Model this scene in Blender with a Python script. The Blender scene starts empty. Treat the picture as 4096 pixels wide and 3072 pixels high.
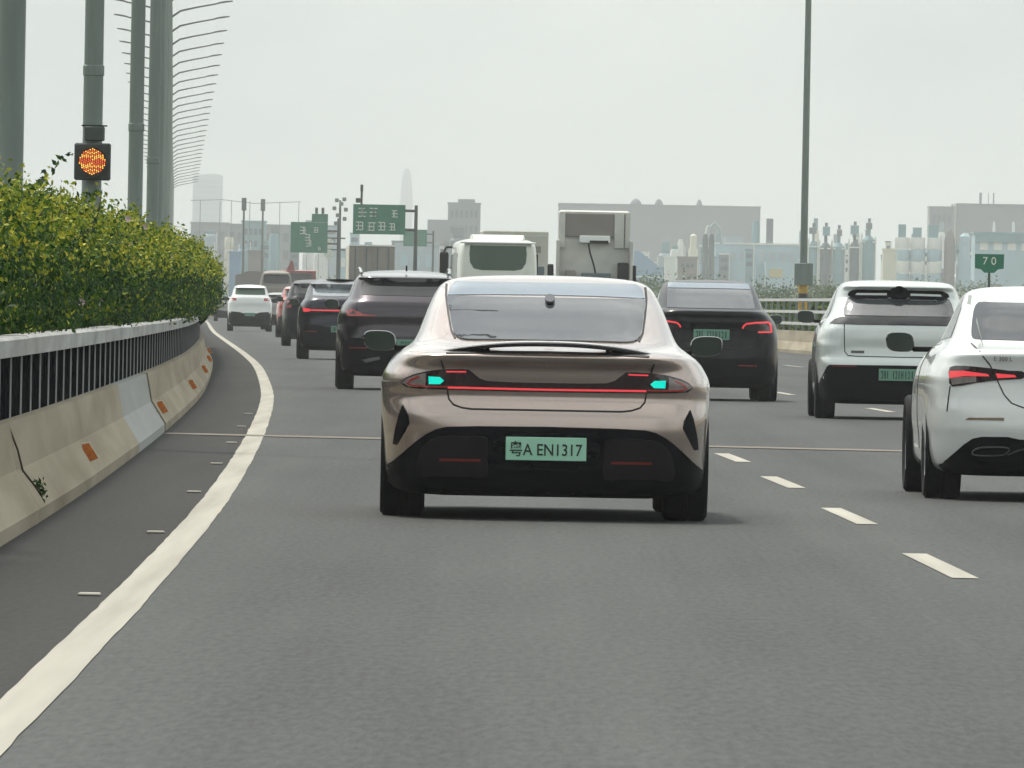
import bpy, bmesh, math, random
import numpy as np
from mathutils import Vector, Matrix
from mathutils.bvhtree import BVHTree
from mathutils.geometry import delaunay_2d_cdt

scene = bpy.context.scene
COL = scene.collection
R = math.radians
random.seed(7); rng = np.random.default_rng(7)

# ------------------------------------------------------------------ camera, sky, sun, exposure
EYE = 1.257
cam_d = bpy.data.cameras.new('camera'); cam = bpy.data.objects.new('camera', cam_d); COL.objects.link(cam)
cam_d.sensor_width = 36; cam_d.lens = 447.36; cam_d.clip_start = 1; cam_d.clip_end = 40000
cam.matrix_world = (Matrix.Translation((0, 0, EYE)) @ Matrix.Rotation(R(90 - 0.3489), 4, 'X') @ Matrix.Rotation(R(1.06), 4, 'Z'))
scene.camera = cam

SUN_EL, SUN_AZ = R(60), R(-28)          # azimuth measured from +Y (ahead) towards +X (right)
world = bpy.data.worlds.new('World'); scene.world = world; world.use_nodes = True
nt = world.node_tree; nt.nodes.clear()
def wn(t, **kw):
    n = nt.nodes.new(t)
    for a, b in kw.items(): setattr(n, a, b)
    return n
sky = wn('ShaderNodeTexSky', sky_type='NISHITA', sun_disc=False, sun_elevation=SUN_EL, sun_rotation=SUN_AZ,
         air_density=1.0, dust_density=6.0, ozone_density=1.0, altitude=0)
hs = wn('ShaderNodeHueSaturation'); hs.inputs['Saturation'].default_value = 0.3
mixc = wn('ShaderNodeMix', data_type='RGBA'); mixc.inputs[0].default_value = 0.6
tc = wn('ShaderNodeTexCoord'); mp = wn('ShaderNodeMapping'); mp.inputs['Scale'].default_value = (1, 1, 2.6)
nz = wn('ShaderNodeTexNoise'); nz.inputs['Scale'].default_value = 3.2; nz.inputs['Detail'].default_value = 7; nz.inputs['Roughness'].default_value = 0.55
cr = wn('ShaderNodeValToRGB')
cr.color_ramp.elements[0].position = 0.38; cr.color_ramp.elements[0].color = (3.2, 3.9, 4.2, 1)
cr.color_ramp.elements[1].position = 0.60; cr.color_ramp.elements[1].color = (10.2, 10.7, 10.0, 1)
bg = wn('ShaderNodeBackground'); bg.inputs['Strength'].default_value = 0.11
out = wn('ShaderNodeOutputWorld')
lk = nt.links.new
lk(tc.outputs['Generated'], mp.inputs['Vector']); lk(mp.outputs['Vector'], nz.inputs['Vector'])
lk(nz.outputs['Fac'], cr.inputs['Fac']); lk(sky.outputs['Color'], hs.inputs['Color'])
lk(hs.outputs['Color'], mixc.inputs[6]); lk(cr.outputs['Color'], mixc.inputs[7])
lk(mixc.outputs[2], bg.inputs['Color']); lk(bg.outputs['Background'], out.inputs['Surface'])

sun_d = bpy.data.lights.new('sun', 'SUN'); sun_d.energy = 2.4; sun_d.angle = R(5); sun_d.color = (1.0, 0.95, 0.86)
sun = bpy.data.objects.new('sun', sun_d); COL.objects.link(sun)
sdir = Vector((math.cos(SUN_EL) * math.sin(SUN_AZ), math.cos(SUN_EL) * math.cos(SUN_AZ), math.sin(SUN_EL)))
sun.rotation_euler = (-sdir).to_track_quat('-Z', 'Y').to_euler(); sun.location = (0, 0, 60)

vs = scene.view_settings
vs.view_transform = 'Standard'; vs.look = 'None'; vs.exposure = 0.50; vs.gamma = 1.0; vs.use_curve_mapping = False
scene.render.engine = 'CYCLES'
cy = scene.cycles
cy.max_bounces = 4; cy.diffuse_bounces = 2; cy.glossy_bounces = 3; cy.transmission_bounces = 4; cy.volume_bounces = 0
cy.use_denoising = True
try: cy.denoiser = 'OPENIMAGEDENOISE'
except Exception: pass
cy.sample_clamp_indirect = 6; cy.use_adaptive_sampling = True; cy.adaptive_threshold = 0.03

# ------------------------------------------------------------------ materials
MATS = {}
def mat(name, col, rough=0.5, metal=0.0, coat=0.0, var=0.12, scale=6.0, bump=0.0, spec=0.5, emit=None, es=0.0, col2=None, stretch=(1, 1, 1), croug=0.05, obj=True):
    if name in MATS: return MATS[name]
    m = bpy.data.materials.new(name); m.use_nodes = True
    t = m.node_tree; b = t.nodes['Principled BSDF']
    b.inputs['Roughness'].default_value = rough; b.inputs['Metallic'].default_value = metal
    b.inputs['Specular IOR Level'].default_value = spec
    b.inputs['Coat Weight'].default_value = coat; b.inputs['Coat Roughness'].default_value = croug
    co = t.nodes.new('ShaderNodeTexCoord'); mpn = t.nodes.new('ShaderNodeMapping'); mpn.inputs['Scale'].default_value = stretch
    n = t.nodes.new('ShaderNodeTexNoise'); n.inputs['Scale'].default_value = scale; n.inputs['Detail'].default_value = 6
    r = t.nodes.new('ShaderNodeValToRGB')
    c2 = col2 if col2 else tuple(c * (1 - var) for c in col)
    c1 = col if col2 else tuple(min(1, c * (1 + var)) for c in col)
    r.color_ramp.elements[0].position = 0.3; r.color_ramp.elements[0].color = (*c2, 1)
    r.color_ramp.elements[1].position = 0.7; r.color_ramp.elements[1].color = (*c1, 1)
    t.links.new(co.outputs['Object'], mpn.inputs['Vector']); t.links.new(mpn.outputs['Vector'], n.inputs['Vector'])
    t.links.new(n.outputs['Fac'], r.inputs['Fac']); t.links.new(r.outputs['Color'], b.inputs['Base Color'])
    if bump:
        bn = t.nodes.new('ShaderNodeBump'); bn.inputs['Strength'].default_value = bump; bn.inputs['Distance'].default_value = 0.02
        n2 = t.nodes.new('ShaderNodeTexNoise'); n2.inputs['Scale'].default_value = scale * 6; n2.inputs['Detail'].default_value = 4
        t.links.new(co.outputs['Object'], n2.inputs['Vector'])
        t.links.new(n2.outputs['Fac'], bn.inputs['Height']); t.links.new(bn.outputs['Normal'], b.inputs['Normal'])
    if emit:
        b.inputs['Emission Color'].default_value = (*emit, 1); b.inputs['Emission Strength'].default_value = es
    MATS[name] = m; return m

def asphalt_mat(name, c_dark, c_light, rough):
    m = bpy.data.materials.new(name); m.use_nodes = True; t = m.node_tree; b = t.nodes['Principled BSDF']
    co = t.nodes.new('ShaderNodeTexCoord')
    def noise(s, st, det=6):
        mpn = t.nodes.new('ShaderNodeMapping'); mpn.inputs['Scale'].default_value = st
        n = t.nodes.new('ShaderNodeTexNoise'); n.inputs['Scale'].default_value = s; n.inputs['Detail'].default_value = det
        t.links.new(co.outputs['Object'], mpn.inputs['Vector']); t.links.new(mpn.outputs['Vector'], n.inputs['Vector']); return n
    big = noise(0.35, (3.0, 0.22, 1)); fine = noise(30, (1, 0.10, 1), 8); streak = noise(2.2, (2.2, 0.02, 1), 3)
    r = t.nodes.new('ShaderNodeValToRGB')
    r.color_ramp.elements[0].position = 0.36; r.color_ramp.elements[0].color = (*c_dark, 1)
    r.color_ramp.elements[1].position = 0.66; r.color_ramp.elements[1].color = (*c_light, 1)
    def add(a, b_, w):
        n = t.nodes.new('ShaderNodeMix'); n.data_type = 'FLOAT'; n.inputs[0].default_value = w
        t.links.new(a, n.inputs[2]); t.links.new(b_, n.inputs[3]); return n.outputs[0]
    f = add(big.outputs['Fac'], streak.outputs['Fac'], 0.35); f = add(f, fine.outputs['Fac'], 0.55)
    uv = t.nodes.new('ShaderNodeUVMap'); sx = t.nodes.new('ShaderNodeSeparateXYZ'); t.links.new(uv.outputs['UV'], sx.inputs[0])
    mul = t.nodes.new('ShaderNodeMath'); mul.operation = 'MULTIPLY'; mul.inputs[1].default_value = 2 * math.pi / 1.93; t.links.new(sx.outputs['X'], mul.inputs[0])
    cs = t.nodes.new('ShaderNodeMath'); cs.operation = 'COSINE'; t.links.new(mul.outputs[0], cs.inputs[0])
    mm_ = t.nodes.new('ShaderNodeMath'); mm_.operation = 'MULTIPLY_ADD'; mm_.inputs[1].default_value = 0.045; t.links.new(cs.outputs[0], mm_.inputs[0]); t.links.new(f, mm_.inputs[2]); f = mm_.outputs[0]
    t.links.new(f, r.inputs['Fac']); t.links.new(r.outputs['Color'], b.inputs['Base Color'])
    b.inputs['Roughness'].default_value = rough; b.inputs['Specular IOR Level'].default_value = 0.26
    bn = t.nodes.new('ShaderNodeBump'); bn.inputs['Strength'].default_value = 0.6; bn.inputs['Distance'].default_value = 0.012
    t.links.new(fine.outputs['Fac'], bn.inputs['Height']); t.links.new(bn.outputs['Normal'], b.inputs['Normal'])
    MATS[name] = m; return m

def leaf_mat(name, stops):
    m = bpy.data.materials.new(name); m.use_nodes = True; t = m.node_tree; b = t.nodes['Principled BSDF']
    at_ = t.nodes.new('ShaderNodeAttribute'); at_.attribute_name = 'tint'
    r = t.nodes.new('ShaderNodeValToRGB'); e = r.color_ramp.elements
    e[0].position, e[0].color = stops[0][0], (*stops[0][1], 1); e[1].position, e[1].color = stops[-1][0], (*stops[-1][1], 1)
    for p, c in stops[1:-1]:
        q = e.new(p); q.color = (*c, 1)
    t.links.new(at_.outputs['Fac'], r.inputs['Fac']); t.links.new(r.outputs['Color'], b.inputs['Base Color'])
    b.inputs['Roughness'].default_value = 0.6; b.inputs['Specular IOR Level'].default_value = 0.12
    tr = t.nodes.new('ShaderNodeBsdfTranslucent'); t.links.new(r.outputs['Color'], tr.inputs['Color'])
    mx = t.nodes.new('ShaderNodeMixShader'); mx.inputs[0].default_value = 0.2
    o = t.nodes['Material Output']
    t.links.new(b.outputs[0], mx.inputs[1]); t.links.new(tr.outputs[0], mx.inputs[2]); t.links.new(mx.outputs[0], o.inputs['Surface'])
    MATS[name] = m; return m

M = MATS
asphalt_mat('asphalt', (0.0105, 0.0113, 0.011), (0.048, 0.051, 0.049), 0.7)
asphalt_mat('shoulder_asphalt', (0.008, 0.008, 0.0078), (0.024, 0.0235, 0.022), 0.85)
mat('line_paint', (0.43, 0.41, 0.355), 0.8, var=0.1, scale=2.2, col2=(0.31, 0.295, 0.25), stretch=(3, 0.06, 1), spec=0.2)
mat('joint_concrete', (0.19, 0.17, 0.145), 0.85, scale=2, spec=0.1)
mat('concrete', (0.42, 0.37, 0.28), 0.9, scale=2.2, col2=(0.285, 0.245, 0.175), stretch=(1.2, 0.10, 1.2), spec=0.15)
mat('concrete_new', (0.42, 0.43, 0.41), 0.9, scale=2.2, col2=(0.34, 0.35, 0.335), stretch=(1.2, 0.10, 1.2), spec=0.15)
mat('concrete_grey', (0.42, 0.42, 0.40), 0.85, scale=1.2, col2=(0.27, 0.27, 0.25), stretch=(2.5, 2.5, 0.3), bump=0.15)
mat('coping', (0.56, 0.56, 0.545), 0.85, scale=4, col2=(0.33, 0.33, 0.315), stretch=(1, 0.12, 1), spec=0.15)
mat('black_panel', (0.012, 0.013, 0.016), 0.9, var=0.4, scale=5, spec=0.0)
mat('gap', (0.006, 0.006, 0.006), 0.9)
mat('pale_post', (0.55, 0.55, 0.56), 0.7, scale=4)
mat('orange_reflector', (0.55, 0.16, 0.02), 0.3, coat=0.5, var=0.3, scale=30)
mat('reflector_body', (0.55, 0.5, 0.4), 0.6)
mat('galv', (0.175, 0.21, 0.19), 0.55, metal=0.2, var=0.14, scale=3, stretch=(3, 3, 0.25))
mat('galv_dark', (0.055, 0.07, 0.062), 0.5, metal=0.3, scale=5)
mat('signal_box', (0.035, 0.04, 0.035), 0.55, var=0.3, scale=9)
mat('led', (0.5, 0.08, 0.02), 0.3, emit=(1.0, 0.13, 0.02), es=0.85)
mat('led_hot', (0.9, 0.6, 0.1), 0.3, emit=(1.0, 0.50, 0.08), es=1.25)
mat('led_plate', (0.03, 0.008, 0.004), 0.35)
mat('rail_white', (0.62, 0.62, 0.60), 0.5, scale=2)
mat('stripe_yellow', (0.55, 0.33, 0.05), 0.55, var=0.25)
mat('stripe_black', (0.02, 0.02, 0.02), 0.5)
mat('soil', (0.05, 0.04, 0.03), 1.0, scale=3, spec=0.0)
mat('grass_ground', (0.085, 0.115, 0.06), 0.95, scale=0.02, col2=(0.12, 0.125, 0.085))
mat('sign_green', (0.008, 0.155, 0.085), 0.4, var=0.15, scale=1.5)
mat('sign_white', (0.72, 0.75, 0.66), 0.4)
mat('tyre', (0.009, 0.009, 0.011), 0.8, spec=0.2, var=0.3, scale=20)
mat('rim', (0.22, 0.22, 0.23), 0.35, metal=0.9)
mat('rim_dark', (0.04, 0.04, 0.045), 0.35, metal=0.8)
mat('paint_champagne', (0.50, 0.405, 0.362), 0.26, metal=0.70, coat=1.0, var=0.03, scale=60)
mat('paint_white', (0.80, 0.82, 0.80), 0.32, coat=1.0, var=0.02, scale=4)
mat('paint_silverwhite', (0.68, 0.72, 0.70), 0.30, metal=0.25, coat=1.0, var=0.02, scale=4)
mat('paint_black', (0.006, 0.006, 0.009), 0.3, spec=0.10, coat=0.28, var=0.2, scale=4)
mat('paint_plum', (0.060, 0.050, 0.060), 0.28, metal=0.8, spec=0.3, coat=0.8, var=0.05, scale=50)
mat('paint_navy', (0.014, 0.015, 0.026), 0.28, metal=0.6, spec=0.2, coat=0.6, var=0.1, scale=50)
mat('paint_red', (0.42, 0.05, 0.03), 0.4, coat=1.0, var=0.1)
mat('paint_truckred', (0.28, 0.10, 0.095), 0.5, var=0.2)
mat('paint_grey', (0.28, 0.28, 0.27), 0.4, coat=0.6, var=0.1)
mat('paint_bus', (0.66, 0.68, 0.60), 0.4, coat=0.7, var=0.05)
mat('paint_cab', (0.52, 0.52, 0.475), 0.5, var=0.15, scale=1.5)
mat('paint_box', (0.50, 0.50, 0.43), 0.55, var=0.12, scale=1)
mat('container_grey', (0.235, 0.212, 0.185), 0.6, var=0.18, scale=1.0, stretch=(1, 1, 0.3))
mat('cream', (0.70, 0.66, 0.53), 0.6, var=0.1)
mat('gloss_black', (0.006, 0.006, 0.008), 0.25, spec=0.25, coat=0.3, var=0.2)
mat('mirror_glass', (0.05, 0.062, 0.057), 0.12, metal=1.0, var=0.05)
mat('trim_black', (0.007, 0.006, 0.009), 0.55, spec=0.10, var=0.25, scale=9)
mat('pod_black', (0.016, 0.012, 0.015), 0.32, spec=0.35, var=0.2, scale=9)
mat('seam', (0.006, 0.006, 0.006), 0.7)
mat('glass_dark', (0.012, 0.013, 0.015), 0.03, spec=0.75, var=0.1)
mat('glass_grey', (0.05, 0.053, 0.058), 0.02, spec=1.0, var=0.25, scale=1.6)
mat('glass_roof', (0.34, 0.40, 0.46), 0.10, metal=0.85, spec=0.9, var=0.05)
mat('glass_green', (0.04, 0.078, 0.047), 0.2, spec=0.3, var=0.15, scale=0.6)
mat('glass_silver', (0.30, 0.33, 0.35), 0.12, metal=0.6, spec=0.8, var=0.2, scale=2)
mat('chrome', (0.6, 0.6, 0.6), 0.2, metal=1.0)
mat('lamp_smoke', (0.035, 0.020, 0.022), 0.12, coat=1.0, var=0.2)
mat('lamp_clear', (0.26, 0.22, 0.21), 0.15, coat=1.0, var=0.2, scale=25)
mat('lamp_red', (0.35, 0.012, 0.02), 0.2, emit=(1.0, 0.09, 0.10), es=0.48)
mat('lamp_red_dim', (0.25, 0.02, 0.02), 0.2, coat=1.0, emit=(1.0, 0.12, 0.08), es=0.06)
mat('reflect_red', (0.20, 0.014, 0.012), 0.3, coat=0.8)
mat('reflect_amber', (0.16, 0.10, 0.035), 0.3, coat=0.8)
mat('lamp_cyan', (0.0, 0.35, 0.30), 0.2, coat=1.0, emit=(0.0, 0.80, 0.62), es=0.62)
mat('plate_green', (0.30, 0.66, 0.45), 0.4, var=0.05, col2=(0.42, 0.72, 0.56), scale=2.5)
mat('plate_green_shaded', (0.16, 0.33, 0.245), 0.45, var=0.08, scale=2.5)  # the plate green darkened, shade on the other cars' plates put into the colour
mat('plate_ink', (0.012, 0.02, 0.016), 0.5)
mat('badge', (0.10, 0.10, 0.10), 0.3, metal=0.7)
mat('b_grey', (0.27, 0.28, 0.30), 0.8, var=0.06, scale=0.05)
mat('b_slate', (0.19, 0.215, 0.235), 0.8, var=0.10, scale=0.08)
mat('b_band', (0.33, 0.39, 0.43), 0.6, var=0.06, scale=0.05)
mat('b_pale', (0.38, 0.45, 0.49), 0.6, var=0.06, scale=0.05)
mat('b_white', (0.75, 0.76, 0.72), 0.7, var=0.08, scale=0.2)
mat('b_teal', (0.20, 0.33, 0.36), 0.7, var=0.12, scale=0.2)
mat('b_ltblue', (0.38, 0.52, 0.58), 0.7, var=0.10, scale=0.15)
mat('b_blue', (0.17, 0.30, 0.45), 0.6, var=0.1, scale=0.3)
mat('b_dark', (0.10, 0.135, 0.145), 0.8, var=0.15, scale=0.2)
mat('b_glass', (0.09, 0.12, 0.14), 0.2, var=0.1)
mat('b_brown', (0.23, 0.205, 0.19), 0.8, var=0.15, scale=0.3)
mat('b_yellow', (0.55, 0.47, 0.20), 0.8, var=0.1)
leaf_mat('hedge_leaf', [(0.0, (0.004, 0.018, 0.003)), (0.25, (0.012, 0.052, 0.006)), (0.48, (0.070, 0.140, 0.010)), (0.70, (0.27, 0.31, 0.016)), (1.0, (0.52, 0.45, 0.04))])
leaf_mat('far_leaf', [(0.0, (0.045, 0.085, 0.035)), (0.5, (0.075, 0.115, 0.05)), (1.0, (0.11, 0.14, 0.065))])
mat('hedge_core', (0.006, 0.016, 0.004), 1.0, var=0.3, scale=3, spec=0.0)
mat('blossom', (0.62, 0.45, 0.50), 0.6)
mat('stem', (0.06, 0.05, 0.03), 0.9)

# ------------------------------------------------------------------ mesh helpers
class MB:
    def __init__(s): s.v = []; s.f = []
    def add(s, vs_, fs):
        o = len(s.v); s.v += [tuple(p) for p in vs_]; s.f += [tuple(i + o for i in q) for q in fs]; return s
    def box(s, x0, x1, y0, y1, z0, z1, bev=0.0, m=None):
        if bev <= 0:
            vs_ = [(x, y, z) for z in (z0, z1) for x, y in ((x0, y0), (x1, y0), (x1, y1), (x0, y1))]
            fs = [(3, 2, 1, 0), (4, 5, 6, 7), (0, 1, 5, 4), (1, 2, 6, 5), (2, 3, 7, 6), (3, 0, 4, 7)]
        else:
            b = bev; rings = []
            for z, d in ((z0, b), (z0 + b, 0), (z1 - b, 0), (z1, b)):
                rings.append([(x0 + b + 0 * d, y0 + d, z), (x1 - b, y0 + d, z), (x1 - d, y0 + b, z), (x1 - d, y1 - b, z), (x1 - b, y1 - d, z), (x0 + b, y1 - d, z), (x0 + d, y1 - b, z), (x0 + d, y0 + b, z)])
            vs_ = [p for r_ in rings for p in r_]; fs = []
            for k in range(3):
                for i in range(8):
                    j = (i + 1) % 8; fs.append((k * 8 + i, k * 8 + j, k * 8 + 8 + j, k * 8 + 8 + i))
            fs.append(tuple(reversed(range(8)))); fs.append(tuple(range(24, 32)))
        if m is not None: vs_ = [m @ Vector(p) for p in vs_]
        return s.add(vs_, fs)
    def tube(s, pts, rad, n=8, caps=True):
        pts = [Vector(p) for p in pts]; rad = rad if isinstance(rad, (list, tuple)) else [rad] * len(pts)
        vs_ = []; fs = []
        for i, p in enumerate(pts):
            d = (pts[min(i + 1, len(pts) - 1)] - pts[max(i - 1, 0)]).normalized()
            u = d.cross(Vector((0, 0, 1)));
            if u.length < 0.05: u = d.cross(Vector((0, 1, 0)))
            u.normalize(); w = d.cross(u)
            for k in range(n):
                a = 2 * math.pi * k / n; vs_.append(p + (u * math.cos(a) + w * math.sin(a)) * rad[i])
        for i in range(len(pts) - 1):
            for k in range(n):
                j = (k + 1) % n; fs.append((i * n + k, i * n + j, (i + 1) * n + j, (i + 1) * n + k))
        if caps: fs.append(tuple(reversed(range(n)))); fs.append(tuple(range((len(pts) - 1) * n, len(pts) * n)))
        return s.add(vs_, fs)
    def lathe(s, prof, n=24, axis='Z', c=(0, 0, 0), caps=True):
        vs_ = []; fs = []
        for r, h in prof:
            for k in range(n):
                a = 2 * math.pi * k / n; u, w = r * math.cos(a), r * math.sin(a)
                p = (u, w, h) if axis == 'Z' else ((h, u, w) if axis == 'X' else (u, h, w))
                vs_.append((p[0] + c[0], p[1] + c[1], p[2] + c[2]))
        for i in range(len(prof) - 1):
            for k in range(n):
                j = (k + 1) % n; fs.append((i * n + k, i * n + j, (i + 1) * n + j, (i + 1) * n + k))
        if caps: fs.append(tuple(reversed(range(n)))); fs.append(tuple(range((len(prof) - 1) * n, len(prof) * n)))
        return s.add(vs_, fs)
    def prism(s, poly, y0, y1):            # polygon in (x, z) extruded along y
        n = len(poly); vs_ = [(x, y0, z) for x, z in poly] + [(x, y1, z) for x, z in poly]
        fs = [tuple(range(n)), tuple(reversed(range(n, 2 * n)))] + [(i, i + n, (i + 1) % n + n, (i + 1) % n) for i in range(n)]
        return s.add(vs_, fs)
    def sweep(s, sections):                # list of equal-length closed rings
        n = len(sections[0]); vs_ = [p for r_ in sections for p in r_]; fs = []
        for i in range(len(sections) - 1):
            for k in range(n):
                j = (k + 1) % n; fs.append((i * n + k, i * n + j, (i + 1) * n + j, (i + 1) * n + k))
        fs.append(tuple(reversed(range(n)))); fs.append(tuple(range((len(sections) - 1) * n, len(sections) * n)))
        return s.add(vs_, fs)
    def build(s, name, m, parent=None, smooth=None, loc=None, fix=True):
        me = bpy.data.meshes.new(name); me.from_pydata(s.v, [], s.f)
        if fix:
            bm = bmesh.new(); bm.from_mesh(me); bmesh.ops.recalc_face_normals(bm, faces=bm.faces); bm.to_mesh(me); bm.free()
        if smooth is not None:
            me.polygons.foreach_set('use_smooth', [True] * len(me.polygons)); me.set_sharp_from_angle(angle=R(smooth))
        return link(name, me, m, parent, loc)
def link(name, me, m, parent=None, loc=None):
    o = bpy.data.objects.new(name, me); COL.objects.link(o)
    if m is not None and len(me.materials) == 0: me.materials.append(M[m] if isinstance(m, str) else m)
    if parent is not None: o.parent = parent
    if loc is not None: o.location = loc
    return o
def tag(o, label=None, cat=None, group=None, kind=None):
    if label: o['label'] = label
    if cat: o['category'] = cat
    if group: o['group'] = group
    if kind: o['kind'] = kind
    return o
def thing(name, loc, label, cat, group=None, rz=0.0):
    o = bpy.data.objects.new(name, None); COL.objects.link(o); o.location = loc; o.rotation_euler = (0, 0, rz)
    o.empty_display_size = 0.3
    return tag(o, label, cat, group)
def share(name, me, parent, loc=(0, 0, 0), rz=0.0):
    o = bpy.data.objects.new(name, me); COL.objects.link(o); o.parent = parent; o.location = loc; o.rotation_euler = (0, 0, rz); return o
def copy_tree(o, parent=None):
    c = o.copy(); COL.objects.link(c); c.parent = parent
    for ch in o.children: copy_tree(ch, c)
    return c
def text_mesh(body, size, extrude=0.001, bold=0.0):
    cu = bpy.data.curves.new('lettering', 'FONT'); cu.body = body; cu.size = size; cu.extrude = extrude; cu.offset = bold
    cu.align_x = 'CENTER'; cu.align_y = 'CENTER'
    o = bpy.data.objects.new('lettering', cu); COL.objects.link(o)
    dg = bpy.context.evaluated_depsgraph_get(); me = bpy.data.meshes.new_from_object(o.evaluated_get(dg))
    bpy.data.objects.remove(o); bpy.data.curves.remove(cu); me.materials.clear(); return me

# ------------------------------------------------------------------ the road's curve (left edge line)
PT = [(-60, -1.30), (0, -1.35), (30, -1.44), (50, -1.57), (75, -1.8), (100, -2.12), (130, -2.57), (165, -3.17), (205, -4.0), (250, -5.02), (300, -6.3), (400, -9.0),
      (500, -11.7), (733, -17.6), (1000, -24.5), (1500, -37.5), (2500, -63), (6000, -150)]
PX = [p[0] for p in PT]; PY = [p[1] for p in PT]
def pchip(xs, ys):
    xs = np.array(xs, float); ys = np.array(ys, float); h = np.diff(xs); d = np.diff(ys) / h; n = len(xs)
    m = np.zeros(n); m[0] = d[0]; m[-1] = d[-1]
    for i in range(1, n - 1):
        if d[i - 1] * d[i] > 0:
            w1 = 2 * h[i] + h[i - 1]; w2 = h[i] + 2 * h[i - 1]; m[i] = (w1 + w2) / (w1 / d[i - 1] + w2 / d[i])
    def f(x):
        x = np.asarray(x, float); i = np.clip(np.searchsorted(xs, x) - 1, 0, n - 2); t = (x - xs[i]) / h[i]
        return (2 * t**3 - 3 * t * t + 1) * ys[i] + (t**3 - 2 * t * t + t) * h[i] * m[i] + (-2 * t**3 + 3 * t * t) * ys[i + 1] + (t**3 - t * t) * h[i] * m[i + 1]
    return f
_L = pchip(PX, PY)
def L(y): return float(_L(y))
def slope(y): return (L(y + 1) - L(y - 1)) / 2
def heading(y): return -math.atan(-slope(y)) * -1 if False else math.atan(-slope(y))   # yaw (about +Z) that turns +Y along the road

def strip(name, y0, y1, o0, o1, z, m, step=4.0, kind='structure', label=None):
    ys = np.linspace(y0, y1, max(2, int((y1 - y0) / step) + 1)); b = MB(); vv = []; ff = []
    for y in ys:
        a = o0(y) if callable(o0) else o0; c = o1(y) if callable(o1) else o1
        x = L(y); vv += [(x + a, y, z), (x + c, y, z)]
    for i in range(len(ys) - 1): ff.append((2 * i, 2 * i + 1, 2 * i + 3, 2 * i + 2))
    b.add(vv, ff); o = b.build(name, m, fix=False)
    ul = o.data.uv_layers.new(name='UVMap')
    for lp in o.data.loops:
        i = lp.vertex_index; q = ys[i // 2]; e_ = o0 if i % 2 == 0 else o1; ul.data[lp.index].uv = (e_(q) if callable(e_) else e_, float(q))
    return tag(o, label, None, None, kind)

g = MB().add([(-6000, -600, -0.35), (6000, -600, -0.35), (6000, 16000, -0.35), (-6000, 16000, -0.35)], [(0, 1, 2, 3)]).build('ground', 'grass_ground'); tag(g, 'wide dull green ground beyond the highway', None, None, 'structure')
strip('road', -60, 2300, -0.05, 18.6, 0.0, 'asphalt', 6, label='grey asphalt carriageway of the highway')
strip('road_shoulder', -60, 2300, -1.35, -0.0505, 0.0, 'shoulder_asphalt', 6, label='dark asphalt shoulder beside the median barrier')
strip('median', -60, 2300, -6.5, -1.351, -0.02, 'soil', 8, label='soil strip of the planted median')
_w = rng.normal(size=6000) * 0.0022
strip('edge_line', 6, 2300, lambda y: -0.085 + _w[int(y * 2)] + .002 * math.sin(y * .8), lambda y: 0.085 + _w[int(y * 2) + 900] + .002 * math.sin(y * .63 + 1), 0.004, 'line_paint', 0.8, label='solid white edge line along the shoulder')
def dash(y, off, ln=6.0, w=0.13):
    ys = [y, y + ln / 2, y + ln]; vv = []
    for q in ys: vv += [(L(q) + off - w / 2, q, 0.004), (L(q) + off + w / 2, q, 0.004)]
    o = MB().add(vv, [(0, 1, 3, 2), (2, 3, 5, 4)]).build('lane_marking', 'line_paint', fix=False); tag(o, None, None, None, 'structure')
for i in range(-2, 60): dash(60.6 + 15.0 * i, 3.835 + 0.0066 * max(0.0, min(47.0, 15.0 * i)))
for i in range(0, 40): dash(57 + 15.0 * i, 7.95)
for i in range(0, 60): dash(64 + 15.0 * i, 12.6, 9)
for i in range(-1, 7):
    y = 53.85 + 14.7 * i; x = L(y)
    o = MB().box(x - 0.22, x - 0.125, y - 0.09, y + 0.09, 0.0, 0.013, 0.005).build('road_stud', 'line_paint'); tag(o, None, None, None, 'structure')
# expansion joint across the deck
vv = [(-3.25, 119.0, 0.006), (8, 113.2, 0.006), (14, 110.4, 0.006), (14, 111.6, 0.006), (8, 114.5, 0.006), (-3.25, 120.3, 0.006)]
tag(MB().add(vv, [(0, 1, 4, 5), (1, 2, 3, 4)]).build('expansion_joint', 'joint_concrete'), 'pale expansion joint strip across the road', None, None, 'structure')

# ------------------------------------------------------------------ median barrier
def along(profile, y0, y1, n):
    secs = []
    for y in np.linspace(y0, y1, n): secs.append([(L(y) + o, y, z) for o, z in profile])
    return MB().sweep(secs)
JERSEY = [(-0.87, -0.01), (-0.87, 0.075), (-1.005, 0.29), (-1.055, 0.555), (-1.25, 0.555), (-1.25, -0.01)]
bar = thing('concrete_barrier', (L(121) - 1.05, 121, 0), 'beige stained concrete barrier along the shoulder left of the white line', 'barrier')
def under(o, root): o.parent = root; o.matrix_parent_inverse = root.matrix_world.inverted() if False else Matrix.Translation(root.location).inverted(); return o
js = [38.1, 54.7, 71.3, 88.0, 104.6, 121.2] + [121.2 + 16.6 * i for i in range(1, 20)]
for i in range(len(js) - 1):
    a, b = js[i], js[i + 1]; gap = 0.02
    g2 = 1.1 if abs(a - 121.2) < 0.1 else gap
    m = 'concrete_new' if abs(a - 104.6) < 0.1 else 'concrete'
    o = under(along(JERSEY, a + g2, b - gap, 9).build('barrier_segment', m), bar)
    if m == 'concrete_new': o['label'] = 'paler blue-grey segment just before the dark joint'
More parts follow.
